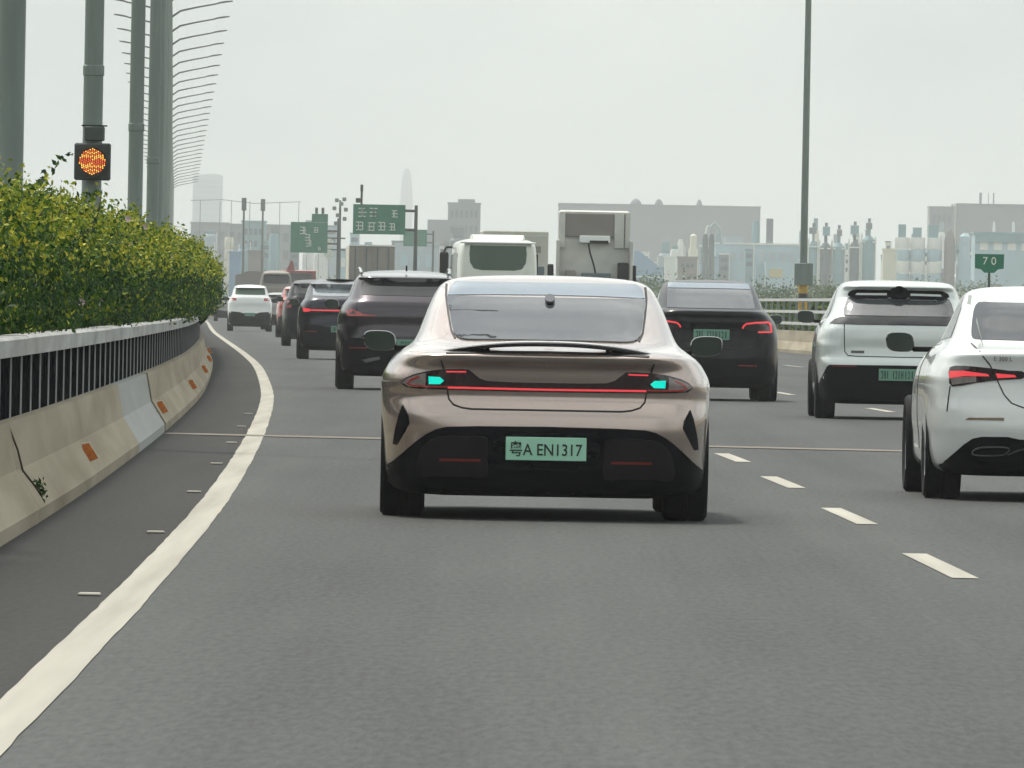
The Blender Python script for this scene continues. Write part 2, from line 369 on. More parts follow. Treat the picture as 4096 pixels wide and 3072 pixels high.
# dark rubber filler in the wide joint
under(along([(-0.96, 0.0), (-0.97, 0.07), (-1.07, 0.285), (-1.10, 0.54), (-1.22, 0.54), (-1.22, 0.0)], 121.15, 122.35, 2).build('joint_filler', 'gap'), bar)
rb = MB().prism([(-0.055, 0), (0.05, 0), (0.032, 0.125), (-0.02, 0.135)], 0, 0.05)
for i, y in enumerate([50.5, 86.4, 123.6, 158, 194, 230, 266]):
    x = L(y) - 0.905
    o = under(rb.build('reflector_housing', 'reflector_body', loc=(x, y, 0.155)), bar) if i == 0 else None
    if o is None:
        o = bpy.data.objects.new('reflector_housing', bpy.data.meshes['reflector_housing']); COL.objects.link(o); o.location = (x, y, 0.155); under(o, bar)
    lens = MB().prism([(-0.051, 0.004), (0.046, 0.004), (0.029, 0.121), (-0.018, 0.130)], -0.004, 0.0).build('reflector_lens', 'orange_reflector'); lens.parent = o
    o.rotation_euler = (R(6), R(-24), 0)
# black panels, pale posts and white coping above the barrier
scr = thing('planter_screen', (L(121) - 1.15, 121, 0.55), 'black panel screen with pale posts and white coping on the concrete barrier', 'screen')
y = 41.0; i = 0
while y < 330:
    y2 = y + 2.2
    under(along([(-1.13, 0.556), (-1.13, 0.912), (-1.16, 0.912), (-1.16, 0.556)], y + 0.03, y2 - 0.03, 2).build('panel', 'black_panel'), scr)
    for fr in (0.25, 0.5, 0.75):
        q = y + 2.2 * fr
        if y < 240: under(along([(-1.122, 0.56), (-1.122, 0.905), (-1.1295, 0.905), (-1.1295, 0.56)], q - 0.03, q + 0.03, 2).build('rib', 'black_panel'), scr)
    under(along([(-1.121, 0.556), (-1.121, 0.912), (-1.165, 0.912), (-1.165, 0.556)], y - 0.016, y + 0.016, 2).build('post', 'pale_post'), scr)
    y = y2
y = 41.0
while y < 330:
    dz = random.uniform(-0.004, 0.004)
    under(along([(-1.085, 0.914), (-1.08, 1.015 + dz), (-1.10, 1.03 + dz), (-1.26, 1.03 + dz), (-1.27, 0.914)], y + 0.012, y + 8.788, 5).build('coping_block', 'coping'), scr)
    y += 8.8
for (y0, ln) in ((141, 0), ):
    pass

# ------------------------------------------------------------------ leaves
def leaf_mesh(name, P, size, tint, m, normals=None, aspect=2.0):
    n = len(P); P = np.asarray(P); size = np.asarray(size)[:, None]
    if normals is None: normals = rng.normal(size=(n, 3))
    d = rng.normal(size=(n, 3)); d[:, 2] += 0.5
    nn = normals / np.linalg.norm(normals, axis=1, keepdims=True); d -= nn * (d * nn).sum(1, keepdims=True); d /= np.linalg.norm(d, axis=1, keepdims=True) + 1e-9
    u = np.cross(nn, d); hl = size * 0.5; hw = size * 0.5 / aspect
    fold = nn * size * 0.10
    V = np.stack([P - d * hl, P + u * hw + fold, P + d * hl, P - u * hw + fold], 1).reshape(-1, 3)
    me = bpy.data.meshes.new(name); me.vertices.add(4 * n); me.vertices.foreach_set('co', V.astype(np.float32).ravel())
    idx = np.arange(n)[:, None] * 4
    tri = np.concatenate([idx + [0, 1, 2], idx + [0, 2, 3]], 1).reshape(-1, 3)
    me.loops.add(6 * n); me.loops.foreach_set('vertex_index', tri.ravel().astype(np.int32))
    me.polygons.add(2 * n); me.polygons.foreach_set('loop_start', (np.arange(2 * n) * 3).astype(np.int32))
    me.update(calc_edges=True); me.validate()
    a = me.attributes.new('tint', 'FLOAT', 'FACE'); a.data.foreach_set('value', np.repeat(np.clip(tint, 0, 1), 2).astype(np.float32))
    me.materials.append(M[m]); return me

hx, hy = L(150) - 2.0, 150
hedge = thing('hedge', (hx, hy, 0), 'dense green hedge with yellow new leaves above the white coping', 'hedge')
# shrubs: lumpy overlapping crowns along the median
P = []; N = []; S = []; T = []; core = MB()
y = 56.0
sprig_pts = []
while y < 345:
    far = max(0.0, min(1.0, (y - 90) / 180))
    rad = random.uniform(0.62, 0.82); top = random.uniform(1.86, 2.06) + 0.22 * far
    cx = L(y) - 1.90 + random.uniform(-0.06, 0.06) + 0.22 * far
    cz = 1.28 + 0.1 * far; rz_ = top - cz
    rx = 0.80 + 0.10 * far + random.uniform(-0.06, 0.06)
    n = int((6000 if y < 110 else 3600 if y < 190 else 1700))
    dirs = rng.normal(size=(n, 3)); dirs /= np.linalg.norm(dirs, axis=1, keepdims=True)
    dirs[:, 2] = np.abs(dirs[:, 2]) * np.where(rng.random(n) < 0.66, 1, -0.62)
    lump = 1 + 0.17 * np.sin(dirs[:, 0] * 7 + y) * np.cos(dirs[:, 2] * 6 + y * 1.7) + 0.09 * np.sin(dirs[:, 1] * 9 + y * 3)
    depth = 1 - 0.28 * rng.random(n) ** 1.6
    pts = dirs * np.array([rx, rad * 1.05, rz_]) * (lump * depth)[:, None] + np.array([cx, y, cz])
    keep = (pts[:, 2] > 0.98) | (pts[:, 0] < L(y) - 1.30)
    keep &= pts[:, 2] > 0.75
    clump = np.sin(pts[:, 0] * 9 + pts[:, 1] * 6.1) + np.sin(pts[:, 2] * 13 + pts[:, 1] * 4.3) + np.sin(pts[:, 1] * 8.7 - pts[:, 2] * 7.9)
    keep &= ~((clump < -0.15) & (depth > 0.85) & (rng.random(n) < 0.90))
    pts = pts[keep]; dd = dirs[keep]; dp = depth[keep]
    sz = rng.uniform(0.026, 0.068, len(pts)) * (1 + 0.55 * far)
    P.append(pts); S.append(sz); N.append(dd * 1.1 + rng.normal(size=dd.shape) * 0.5 + np.array([0, 0, 0.1]))
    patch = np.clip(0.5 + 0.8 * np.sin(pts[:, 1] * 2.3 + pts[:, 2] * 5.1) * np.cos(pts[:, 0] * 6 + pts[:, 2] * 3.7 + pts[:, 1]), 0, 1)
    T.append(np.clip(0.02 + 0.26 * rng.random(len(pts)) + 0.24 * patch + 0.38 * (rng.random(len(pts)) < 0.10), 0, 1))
    # short shoots that break the outline
    for _ in range(40 if y < 150 else 22):
        a = random.uniform(-2.8, 2.8); t = random.uniform(0.2, 1.0)
        bx_ = cx + rx * 0.92 * math.sin(a) * math.sqrt(1 - 0.8 * t * t); by_ = y + rad * random.uniform(-0.9, 0.9); bz = cz + rz_ * 0.93 * t
        ln = random.uniform(0.08, 0.30) * (1 + 0.35 * far); d = Vector((math.sin(a) * 0.7, random.uniform(-0.5, 0.5), 0.55 + 0.6 * t)).normalized()
        k = int(ln / 0.022)
        q = np.array([[bx_ + d.x * ln * j / k, by_ + d.y * ln * j / k, bz + d.z * ln * j / k] for j in range(k + 1)]) + rng.normal(size=(k + 1, 3)) * 0.018
        P.append(q); S.append(rng.uniform(0.035, 0.062, k + 1) * (1 + 0.4 * far)); N.append(rng.normal(size=(k + 1, 3)) + np.array([0, -0.4, 0.5]))
        T.append(np.clip(rng.normal(0.62, 0.18, k + 1), 0, 1))
    y += rad * random.uniform(1.05, 1.75)
# a long stray twig beside the signal pole
for (p0, p1, p2) in [((-4.62, 118, 2.05), (-4.45, 118, 2.35), (-4.12, 118, 2.62)), ((-4.75, 118, 1.95), (-4.62, 118, 2.2), (-4.38, 118.1, 2.36)), ((-4.4, 120, 1.9), (-4.15, 120, 2.2), (-3.95, 120, 2.25))]:
    q = []
    for j in range(34):
        t = j / 33; a, b, c = Vector(p0), Vector(p1), Vector(p2); w = a * (1 - t)**2 + b * 2 * t * (1 - t) + c * t * t
        q.append([w.x, w.y, w.z])
    q = np.array(q) + rng.normal(size=(34, 3)) * 0.022
    P.append(q); S.append(rng.uniform(0.06, 0.10, 34)); N.append(rng.normal(size=(34, 3)) + np.array([0, -1.0, 0.2])); T.append(rng.uniform(0.05, 0.4, 34))
P = np.concatenate(P); N = np.concatenate(N); S = np.concatenate(S); T = np.concatenate(T)
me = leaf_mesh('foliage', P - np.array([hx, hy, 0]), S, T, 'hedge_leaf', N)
fo = share('foliage', me, hedge); fo['kind'] = 'stuff'
# dark inner mass of twigs
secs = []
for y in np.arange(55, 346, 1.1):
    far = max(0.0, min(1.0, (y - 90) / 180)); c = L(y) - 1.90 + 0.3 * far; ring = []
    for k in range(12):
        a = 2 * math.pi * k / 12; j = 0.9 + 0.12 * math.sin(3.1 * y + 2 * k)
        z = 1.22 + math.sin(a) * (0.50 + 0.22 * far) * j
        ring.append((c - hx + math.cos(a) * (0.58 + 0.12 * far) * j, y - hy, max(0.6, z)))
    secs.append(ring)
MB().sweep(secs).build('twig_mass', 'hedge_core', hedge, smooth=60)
b = MB()
for i in range(14):
    yy = random.uniform(80, 220); xx = L(yy) - 1.15 + random.uniform(-0.1, 0.1); zz = random.uniform(1.15, 2.0)
    for j in range(5):
        a = j * 1.257; b.add([(xx - hx, yy - hy, zz), (xx - hx + 0.03 * math.cos(a), yy - hy - 0.015, zz + 0.03 * math.sin(a)), (xx - hx + 0.03 * math.cos(a + 1), yy - hy - 0.015, zz + 0.03 * math.sin(a + 1))], [(0, 1, 2)])
b.build('blossom', 'blossom', hedge)
b = MB()
for i in range(150):
    yy = random.uniform(75, 260); xx = L(yy) - 1.25 + random.uniform(-.25, .08); zz = random.uniform(1.05, 1.95); ln = random.uniform(.15, .4); a = random.uniform(-.7, .7)
    b.tube([(xx - hx - .12, yy - hy, zz - ln * .6), (xx - hx, yy - hy - .02, zz), (xx - hx + ln * .5 * math.sin(a), yy - hy - .05, zz + ln * .6 * math.cos(a))], [.008, .006, .003], 5)
_tw = b.build('twigs', 'stem', hedge); _tw['kind'] = 'stuff'
# hanging weed on the barrier
vx, vy = L(72.6) - 0.94, 72.6
vine = thing('vine', (vx, vy, 0), 'thin vine with a small leaf tuft hanging down the concrete barrier', 'vine')
MB().tube([(-0.10, -1.2, 0.52), (-0.06, -1.0, 0.40), (-0.045, -0.6, 0.28), (0.0, -0.2, 0.20), (0.045, 0.0, 0.13)], 0.006, 6).build('stem', 'stem', vine)
q = np.array([0.03, -0.02, 0.16]) + rng.normal(size=(60, 3)) * np.array([0.022, 0.05, 0.035])
_lt = share('leaf_tuft', leaf_mesh('leaf_tuft', q, rng.uniform(0.03, 0.055, 60), rng.uniform(0, 0.45, 60), 'hedge_leaf'), vine); _lt['kind'] = 'stuff'

# ------------------------------------------------------------------ lamp posts
ORD = 'topmost second third fourth fifth sixth seventh eighth ninth tenth eleventh twelfth thirteenth fourteenth fifteenth sixteenth seventeenth eighteenth nineteenth twentieth'.split()
ORD += ['twenty-' + q for q in 'first second third fourth fifth sixth seventh eighth ninth'.split()] + ['thirtieth', 'lowest']
LAMP_H = 20.6
pole_me = MB().lathe([(0.135, -0.2), (0.135, 0.9), (0.118, 0.95), (0.117, 3.9), (0.127, 3.91), (0.127, 4.02), (0.114, 4.03), (0.112, 6), (0.085, LAMP_H - 0.4), (0.06, LAMP_H + 0.2)], 16).build('pole', 'galv', smooth=30)
arm_r = MB().tube([(0.0, 0, LAMP_H - 0.55), (0.6, 0, LAMP_H - 0.12), (1.6, 0, LAMP_H + 0.12), (3.1, 0, LAMP_H + 0.42)], [0.075, 0.07, 0.06, 0.05], 8).build('arm', 'galv_dark', smooth=40)
arm_l = MB().tube([(0.0, 0, LAMP_H - 0.55), (-0.6, 0, LAMP_H - 0.12), (-1.6, 0, LAMP_H + 0.12), (-3.1, 0, LAMP_H + 0.42)], [0.075, 0.07, 0.06, 0.05], 8).build('arm', 'galv_dark', smooth=40)
def headm(sx):
    b = MB(); secs = []
    for t, w, h in ((3.0, 0.07, 0.05), (3.15, 0.16, 0.08), (3.6, 0.19, 0.09), (4.05, 0.14, 0.05)):
        zc = LAMP_H + 0.42 + (t - 3.1) * 0.17
        secs.append([(sx * t, -w, zc - 0.03), (sx * t, -w * 0.7, zc + h), (sx * t, w * 0.7, zc + h), (sx * t, w, zc - 0.03)])
    return b.sweep(secs).build('lamp_head', 'galv_dark', smooth=40)
hd_r, hd_l = headm(1), headm(-1)
protos = [(o.name.split('.')[0], o.data) for o in (pole_me, arm_r, arm_l, hd_r, hd_l)]
for o in (pole_me, arm_r, arm_l, hd_r, hd_l): bpy.data.objects.remove(o)
ys_ = [109, 151, 200] + [247 + 46 * i for i in range(42)]
for i, y in enumerate(ys_):
    if i == 0: lab = 'thick grey lamp post at the far left edge rising from the hedge'
    elif i == 1: lab = 'grey lamp post carrying the amber warning signal'
    elif i == 2: lab = 'grey lamp post standing alone just past the amber signal post'
    elif i == 3: lab = 'nearest lamp post of the overlapping row right of the lone post'
    elif y < 850: lab = 'lamp post in the tight overlapping bundle whose arms are above the picture'
    else: lab = 'lamp post whose arms are the %s pair down the receding fan' % ORD[i - ys_.index(next(q for q in ys_ if q >= 850))]
    t = thing('lamp_post', (L(y) - 2.1 - 0.0008 * max(0, y - 250) + random.uniform(-0.02, 0.02), y, 0), lab, 'lamp post', 'lamp posts along the median', heading(y))
    for nm, me in protos: share(nm, me, t)
# right-hand lamp post beyond the lanes
t = thing('lamp_post', (8.98, 395, 0), 'slim lamp post with grey box and striped base behind the steel parapet', 'lamp post', None, 0)
MB().lathe([(0.15, 1.0), (0.135, 1.05), (0.115, 2.8), (0.10, 9), (0.08, 14)], 16).build('pole', 'galv', t, smooth=30)
MB().box(-0.285, 0.285, -0.36, -0.12, 2.08, 2.77, 0.02).build('junction_box', 'galv', t)
for k in range(4):
    MB().lathe([(0.145, 1.05 + k * 0.26), (0.142, 1.31 + k * 0.26)], 16).build('stripe_band', 'stripe_yellow' if k % 2 else 'stripe_black', t, smooth=30)
MB().tube([(0, 0, 13.8), (-1, 0, 14.3), (-2.5, 0, 14.6)], 0.05, 8).build('arm', 'galv', t)
MB().box(-3.2, -2.4, -0.15, 0.15, 14.5, 14.66, 0.03).build('lamp_head', 'galv_dark', t)

# amber warning signal clamped to its post
t = thing('warning_signal', (L(151) - 2.1, 150.7, 2.66), 'square black warning signal with lit round amber lamp on the post', 'traffic signal')
MB().box(-0.215, 0.215, 0, 0.16, 0, 0.44, 0.018).build('housing', 'signal_box', t)
MB().lathe([(0.165, -0.012), (0.165, -0.001)], 40, axis='Y', c=(0, 0, 0.222)).build('lens_plate', 'led_plate', t)
ring = MB(); n = 40
secs = []
for k in range(n + 1):
    a = 2 * math.pi * k / n
    secs.append([(r_ * math.cos(a), yy, 0.222 + r_ * math.sin(a)) for r_, yy in ((0.167, 0.0), (0.18, 0.0), (0.18, -0.05 - 0.05 * max(0, math.sin(a))), (0.167, -0.05 - 0.05 * max(0, math.sin(a))))])
ring.sweep(secs).build('visor', 'signal_box', t, smooth=40)
for nm, mm, par in (('led_array', 'led', 0), ('led_array', 'led_hot', 1)):
    b = MB(); k = 0
    for ix in range(-6, 7):
        for iz in range(-7, 8):
            x = ix * 0.0245 + 0.004 * math.sin(iz); z = iz * 0.0215 + (0.0107 if ix % 2 else 0)
            if math.hypot(x, z) < 0.153:
                k += 1
                if (int(math.hypot(x, z) * 47 + ix) % 2) == par:
                    b.lathe([(0.0085, -0.0125), (0.0075, -0.019), (0.003, -0.021)], 6, axis='Y', c=(x, 0, 0.222 + z))
    b.build(nm, mm, t)['kind'] = 'stuff'
MB().box(-0.10, 0.13, 0.06, 0.42, 0.47, 0.64, 0.012).build('controller_box', 'galv_dark', t)
MB().box(-0.14, 0.16, 0.10, 0.36, 0.642, 0.656).build('solar_panel', 'black_panel', t)
MB().box(-0.05, 0.05, 0.15, 0.25, 0.10, 0.34).build('bracket', 'galv_dark', t)

# ------------------------------------------------------------------ right parapet, sign
par = thing('steel_parapet', (L(390) + 17.4, 390, 0), 'concrete parapet with three pale steel rails beyond the right lanes', 'parapet')
def alongr(profile, y0, y1, n):
    return MB().sweep([[(L(y) + 17.4 + o, y, z) for o, z in profile] for y in np.linspace(y0, y1, n)])
for k in range(34):
    a = 20 + 20 * k
    under(alongr([(-0.25, -0.01), (-0.25, 0.1), (-0.12, 0.35), (-0.08, 0.68), (0.15, 0.68), (0.15, -0.01)], a + 0.03, a + 19.97, 6).build('parapet_segment', 'concrete'), par)
for z in (0.86, 1.22, 1.58):
    under(alongr([(-0.06, z), (-0.06, z + 0.085), (0.06, z + 0.085), (0.06, z)], 20, 700, 170).build('rail', 'rail_white'), par)
for k in range(171):
    y = 20 + 4 * k
    under(alongr([(0.061, 0.685), (0.061, 1.64), (0.14, 1.64), (0.14, 0.685)], y - 0.04, y + 0.04, 2).build('post', 'galv'), par)
t = thing('distance_sign', (11.2, 300, 0), 'small green shield-shaped sign marked 70 on a thin post', 'sign')
MB().tube([(0, 0.03, 0), (0, 0.03, 2.3)], 0.03, 8).build('post', 'galv_dark', t)
MB().prism([(-0.34, 2.36), (-0.20, 2.34), (-0.12, 2.26), (0.12, 2.26), (0.20, 2.34), (0.34, 2.36), (0.345, 2.70), (-0.345, 2.70)], -0.012, 0.012).build('board', 'sign_green', t)
o = link('lettering', text_mesh('7 0', 0.26), 'sign_white', t, (0, -0.015, 2.53)); o.rotation_euler = (R(90), 0, 0)

# ------------------------------------------------------------------ vehicles: tools
def pch_levels(keys, sub=4):
    arr = np.array(keys, float); n = len(arr); ts = np.arange(n)
    fs = [pchip(ts, arr[:, c]) for c in range(arr.shape[1])]
    tt = np.linspace(0, n - 1, (n - 1) * sub + 1)
    return np.stack([f(tt) for f in fs], 1)
def body_stack(keys, N=104, sub=4, yc=None):
    """keys: (z, half width, rear y, front y, rear squareness, front squareness)"""
    Lv = pch_levels(keys, sub); rings = []
    th = np.linspace(0, 2 * math.pi, N, endpoint=False)
    c, s = np.cos(th), np.sin(th)
    for z, w, yr, yf, nr, nf in Lv:
        mid = yr * 0.55 + yf * 0.45
        n = np.where(c < 0, nr, nf)
        x = w * np.sign(s) * np.abs(s) ** (2 / n)
        yv = mid + np.where(c < 0, mid - yr, yf - mid) * np.sign(c) * np.abs(c) ** (2 / n)
        rings.append([(float(a), float(b_), float(z)) for a, b_ in zip(x, yv)])
    return MB().sweep(rings)
CARS = {}
def bvh_of(mb):
    return BVHTree.FromPolygons([Vector(p) for p in mb.v], mb.f)
def project(bvh, a, b, side):
    if side == 'rear': o, d = Vector((a, -8, b)), Vector((0, 1, 0))
    elif side == 'left': o, d = Vector((-8, a, b)), Vector((1, 0, 0))
    elif side == 'right': o, d = Vector((8, a, b)), Vector((-1, 0, 0))
    h = bvh.ray_cast(o, d)
    if h[0] is None:
        nb = None
        for back in (0.3, 1.0):
            tgt = Vector((a, back, b)) if side == 'rear' else Vector((0.8 * (-1 if side == 'left' else 1), a, b))
            h = bvh.find_nearest(tgt)
            if h[0] is not None: break
    nrm = h[1]
    if nrm.dot(d) > 0: nrm = -nrm
    return h[0], nrm
def inside(p, poly):
    x, y = p; r = False; n = len(poly)
    for i in range(n):
        x1, y1 = poly[i]; x2, y2 = poly[(i + 1) % n]
        if (y1 > y) != (y2 > y) and x < (x2 - x1) * (y - y1) / (y2 - y1) + x1: r = not r
    return r
def patch(name, poly, m, parent, bvh, side='rear', off=0.004, res=0.04, skirt=0.02):
    """a thin panel with the outline poly laid on the body surface"""
    bd = []
    n = len(poly)
    for i in range(n):
        a, b = Vector(poly[i]), Vector(poly[(i + 1) % n]); k = max(1, int((b - a).length / res))
        for j in range(k): bd.append(a.lerp(b, j / k))
    nb = len(bd); pts = list(bd); xs = [p[0] for p in poly]; zs = [p[1] for p in poly]
    x = min(xs) + res / 2; poly2 = [tuple(p) for p in bd]
    while x < max(xs):
        z = min(zs) + res / 2
        while z < max(zs):
            jx, jz = x + random.uniform(-.2, .2) * res, z + random.uniform(-.2, .2) * res
            if inside((jx, jz), poly2) and min((Vector((jx, jz)) - q).length for q in bd) > res * 0.55: pts.append(Vector((jx, jz)))
            z += res
        x += res
    vo, _, fo_, _, _, _ = delaunay_2d_cdt(pts, [(i, (i + 1) % nb) for i in range(nb)], [], 1, 1e-6)
    fo_ = [f for f in fo_ if inside(((vo[f[0]][0] + vo[f[1]][0] + vo[f[2]][0]) / 3, (vo[f[0]][1] + vo[f[1]][1] + vo[f[2]][1]) / 3), poly2)]
    V = []; NR = []
    for p in vo:
        h, nr = project(bvh, p[0], p[1], side); V.append(h + nr * off); NR.append(nr)
    mb = MB(); mb.add(V, fo_)
    # skirt round the rim so that the panel has an edge
    cnt = {}
    for f in fo_:
        for i in range(3):
            e = (f[i], f[(i + 1) % 3]); kk = (min(e), max(e)); cnt[kk] = cnt.get(kk, []) + [e]
    base = len(V); idx = {}
    sv = []
    for kk, es in cnt.items():
        if len(es) == 1:
            for q in es[0]:
                if q not in idx: idx[q] = base + len(sv); sv.append(V[q] - NR[q] * skirt)
    mb.v += [tuple(p) for p in sv]
    for kk, es in cnt.items():
        if len(es) == 1:
            a, b = es[0]; mb.f.append((b, a, idx[a], idx[b]))
    return mb.build(name, m, parent, smooth=40)
def underlay(body, poly, m, y_max=1.1, z_floor=None):
    me = body.data; me.materials.append(M[m]); k = len(me.materials) - 1
    for p in me.polygons:
        c = p.center
        if (c.y < y_max and p.normal.y < 0.25 and inside((c.x, c.z), poly) and all(inside((me.vertices[v].co.x, me.vertices[v].co.z), poly) for v in p.vertices)) or (z_floor and c.z < z_floor): p.material_index = k
def ribbon(name, pts, w, m, parent, bvh, side='rear', off=0.003, res=0.03, closed=False):
    """a raised or dark line following the body surface"""
    q = []
    pts = [Vector(p) for p in pts]
    if closed: pts = pts + [pts[0]]
    for i in range(len(pts) - 1):
        k = max(1, int((pts[i + 1] - pts[i]).length / res))
        for j in range(k): q.append(pts[i].lerp(pts[i + 1], j / k))
    q.append(pts[-1]); secs = []
    for i, p in enumerate(q):
        d = (q[min(i + 1, len(q) - 1)] - q[max(i - 1, 0)]).normalized(); pr = Vector((-d[1], d[0])) * w / 2
        a, na = project(bvh, p[0] + pr[0], p[1] + pr[1], side); b, nb_ = project(bvh, p[0] - pr[0], p[1] - pr[1], side)
        secs.append([a + na * off, b + nb_ * off, b - nb_ * 0.006, a - na * 0.006])
    return MB().sweep(secs).build(name, m, parent)
def mirx(poly): return [(-x, z) for x, z in reversed(poly)]
def sym(half): return half + [(-x, z) for x, z in reversed(half)]
def smoothpoly(poly, k=3):
    """round an outline with a closed Catmull-Rom curve"""
    dense = []
    for i in range(len(poly)):
        a, b = Vector(poly[i]), Vector(poly[(i + 1) % len(poly)]); q = max(1, int((b - a).length / 0.09))
        dense += [tuple(a.lerp(b, j / q)) for j in range(q)]
    poly = dense; n = len(poly); out_ = []
    for i in range(n):
        p0, p1, p2, p3 = (Vector(poly[(i + j) % n]) for j in (-1, 0, 1, 2))
        for s in range(k):
            t = s / k; out_.append(tuple(0.5 * ((2 * p1) + (p2 - p0) * t + (2 * p0 - 5 * p1 + 4 * p2 - p3) * t * t + (3 * p1 - p0 - 3 * p2 + p3) * t**3)))
    return out_
def cut_arches(body, axles, r, half, depth=0.36, zc=None):
    """wheel openings cut right through the sides of the body"""
    cutters = []
    for ya in axles:
        for s in (-1, 1):
            b = MB().lathe([(r, half - depth), (r, half + 0.2)], 40, axis='X', c=(0, ya, zc or r - 0.03))
            if s < 0: b.v = [(-x, y, z) for x, y, z in b.v]
            cutters.append(b.build('arch_cutter', None))
    for c in cutters:
        md = body.modifiers.new('arch', 'BOOLEAN'); md.operation = 'DIFFERENCE'; md.solver = 'EXACT'; md.object = c
    dg = bpy.context.evaluated_depsgraph_get(); dg.update()
    me = bpy.data.meshes.new_from_object(body.evaluated_get(dg), depsgraph=dg)
    body.modifiers.clear(); old = body.data; body.data = me; bpy.data.meshes.remove(old)
    for c in cutters:
        cm = c.data; bpy.data.objects.remove(c); bpy.data.meshes.remove(cm)
    me.polygons.foreach_set('use_smooth', [True] * len(me.polygons)); me.set_sharp_from_angle(angle=R(38))
WHEELS = {}
def wheel_meshes(r, w, rim):
    key = (r, w, rim)
    if key in WHEELS: return WHEELS[key]
    h = w / 2
    ty = MB().lathe([(r * 0.66, -h * 0.80), (r * 0.80, -h * 0.98), (r * 0.93, -h), (r * 0.985, -h * 0.86), (r, -h * 0.6), (r, -h * 0.2), (r * 0.985, -h * 0.18), (r * 0.985, -h * 0.12), (r, -h * 0.10), (r, h * 0.10), (r * 0.985, h * 0.12), (r * 0.985, h * 0.18), (r, h * 0.2), (r, h * 0.6), (r * 0.985, h * 0.86), (r * 0.93, h), (r * 0.80, h * 0.98), (r * 0.66, h * 0.80)], 40, axis='X', caps=True).build('tyre', 'tyre', smooth=30)
    b = MB().lathe([(r * 0.68, -h * 0.7), (r * 0.70, h * 0.86), (r * 0.66, h * 0.86), (r * 0.62, h * 0.35), (0.10, h * 0.45), (0.07, h * 0.7), (0.02, h * 0.72)], 40, axis='X')
    for k in range(5):
        a = 2 * math.pi * k / 5; m = Matrix.Rotation(a, 4, 'X')
        b.box(h * 0.42, h * 0.80, -0.035, 0.035, 0.05, r * 0.66, 0.008, m=m)
    rm = b.build('rim', rim, smooth=30)
    WHEELS[key] = (ty.data, rm.data)
    bpy.data.objects.remove(ty); bpy.data.objects.remove(rm)
    return WHEELS[key]
def add_wheels(t, axles, half, r=0.345, w=0.26, rim='rim'):
    tm, rmm = wheel_meshes(r, w, rim)
    for ya in axles:
        for s in (-1, 1):
            wh = bpy.data.objects.new('wheel', None); COL.objects.link(wh); wh.parent = t
            wh.location = (s * (half - w / 2 - 0.005), ya, r - 0.004); wh.rotation_euler = (0, 0, 0 if s > 0 else math.pi)
            share('tyre', tm, wh); share('rim', rmm, wh)
def mirror_part(t, x, y, z, s, cap, w=0.21, h=0.145):
    """door mirror: tapered shell, glass facing back, stalk"""
    secs = []
    for dy, k, zo in ((0.0, 0.93, 0), (0.03, 1.0, 0), (0.10, 0.86, 0.004), (0.16, 0.5, 0.008)):
        ring = []
        for j in range(20):
            a = 2 * math.pi * j / 20; e = 2 / 3.2
            ring.append((x + k * w / 2 * math.copysign(abs(math.cos(a)) ** e, math.cos(a)) + s * 0.012 * math.sin(a), y + dy, z + zo + k * h / 2 * math.copysign(abs(math.sin(a)) ** e, math.sin(a))))
        secs.append(ring)
    sh = MB().sweep(secs).build('mirror', cap, t, smooth=40)
    ring0 = [(x + (p[0] - x) * 0.95, y - 0.004, z + (p[2] - z) * 0.95) for p in secs[0]]; ring1 = [(p[0], y + 0.004, p[2]) for p in ring0]
    MB().sweep([ring0, ring1]).build('mirror_glass', 'mirror_glass', sh, smooth=40)
    MB().box(min(x - s * w * 0.45, x - s * (w * 0.5 + 0.14)), max(x - s * w * 0.45, x - s * (w * 0.5 + 0.14)), y + 0.03, y + 0.10, z - h * 0.48, z - h * 0.22, 0.006).build('mirror_arm', 'trim_black', sh)
    return sh
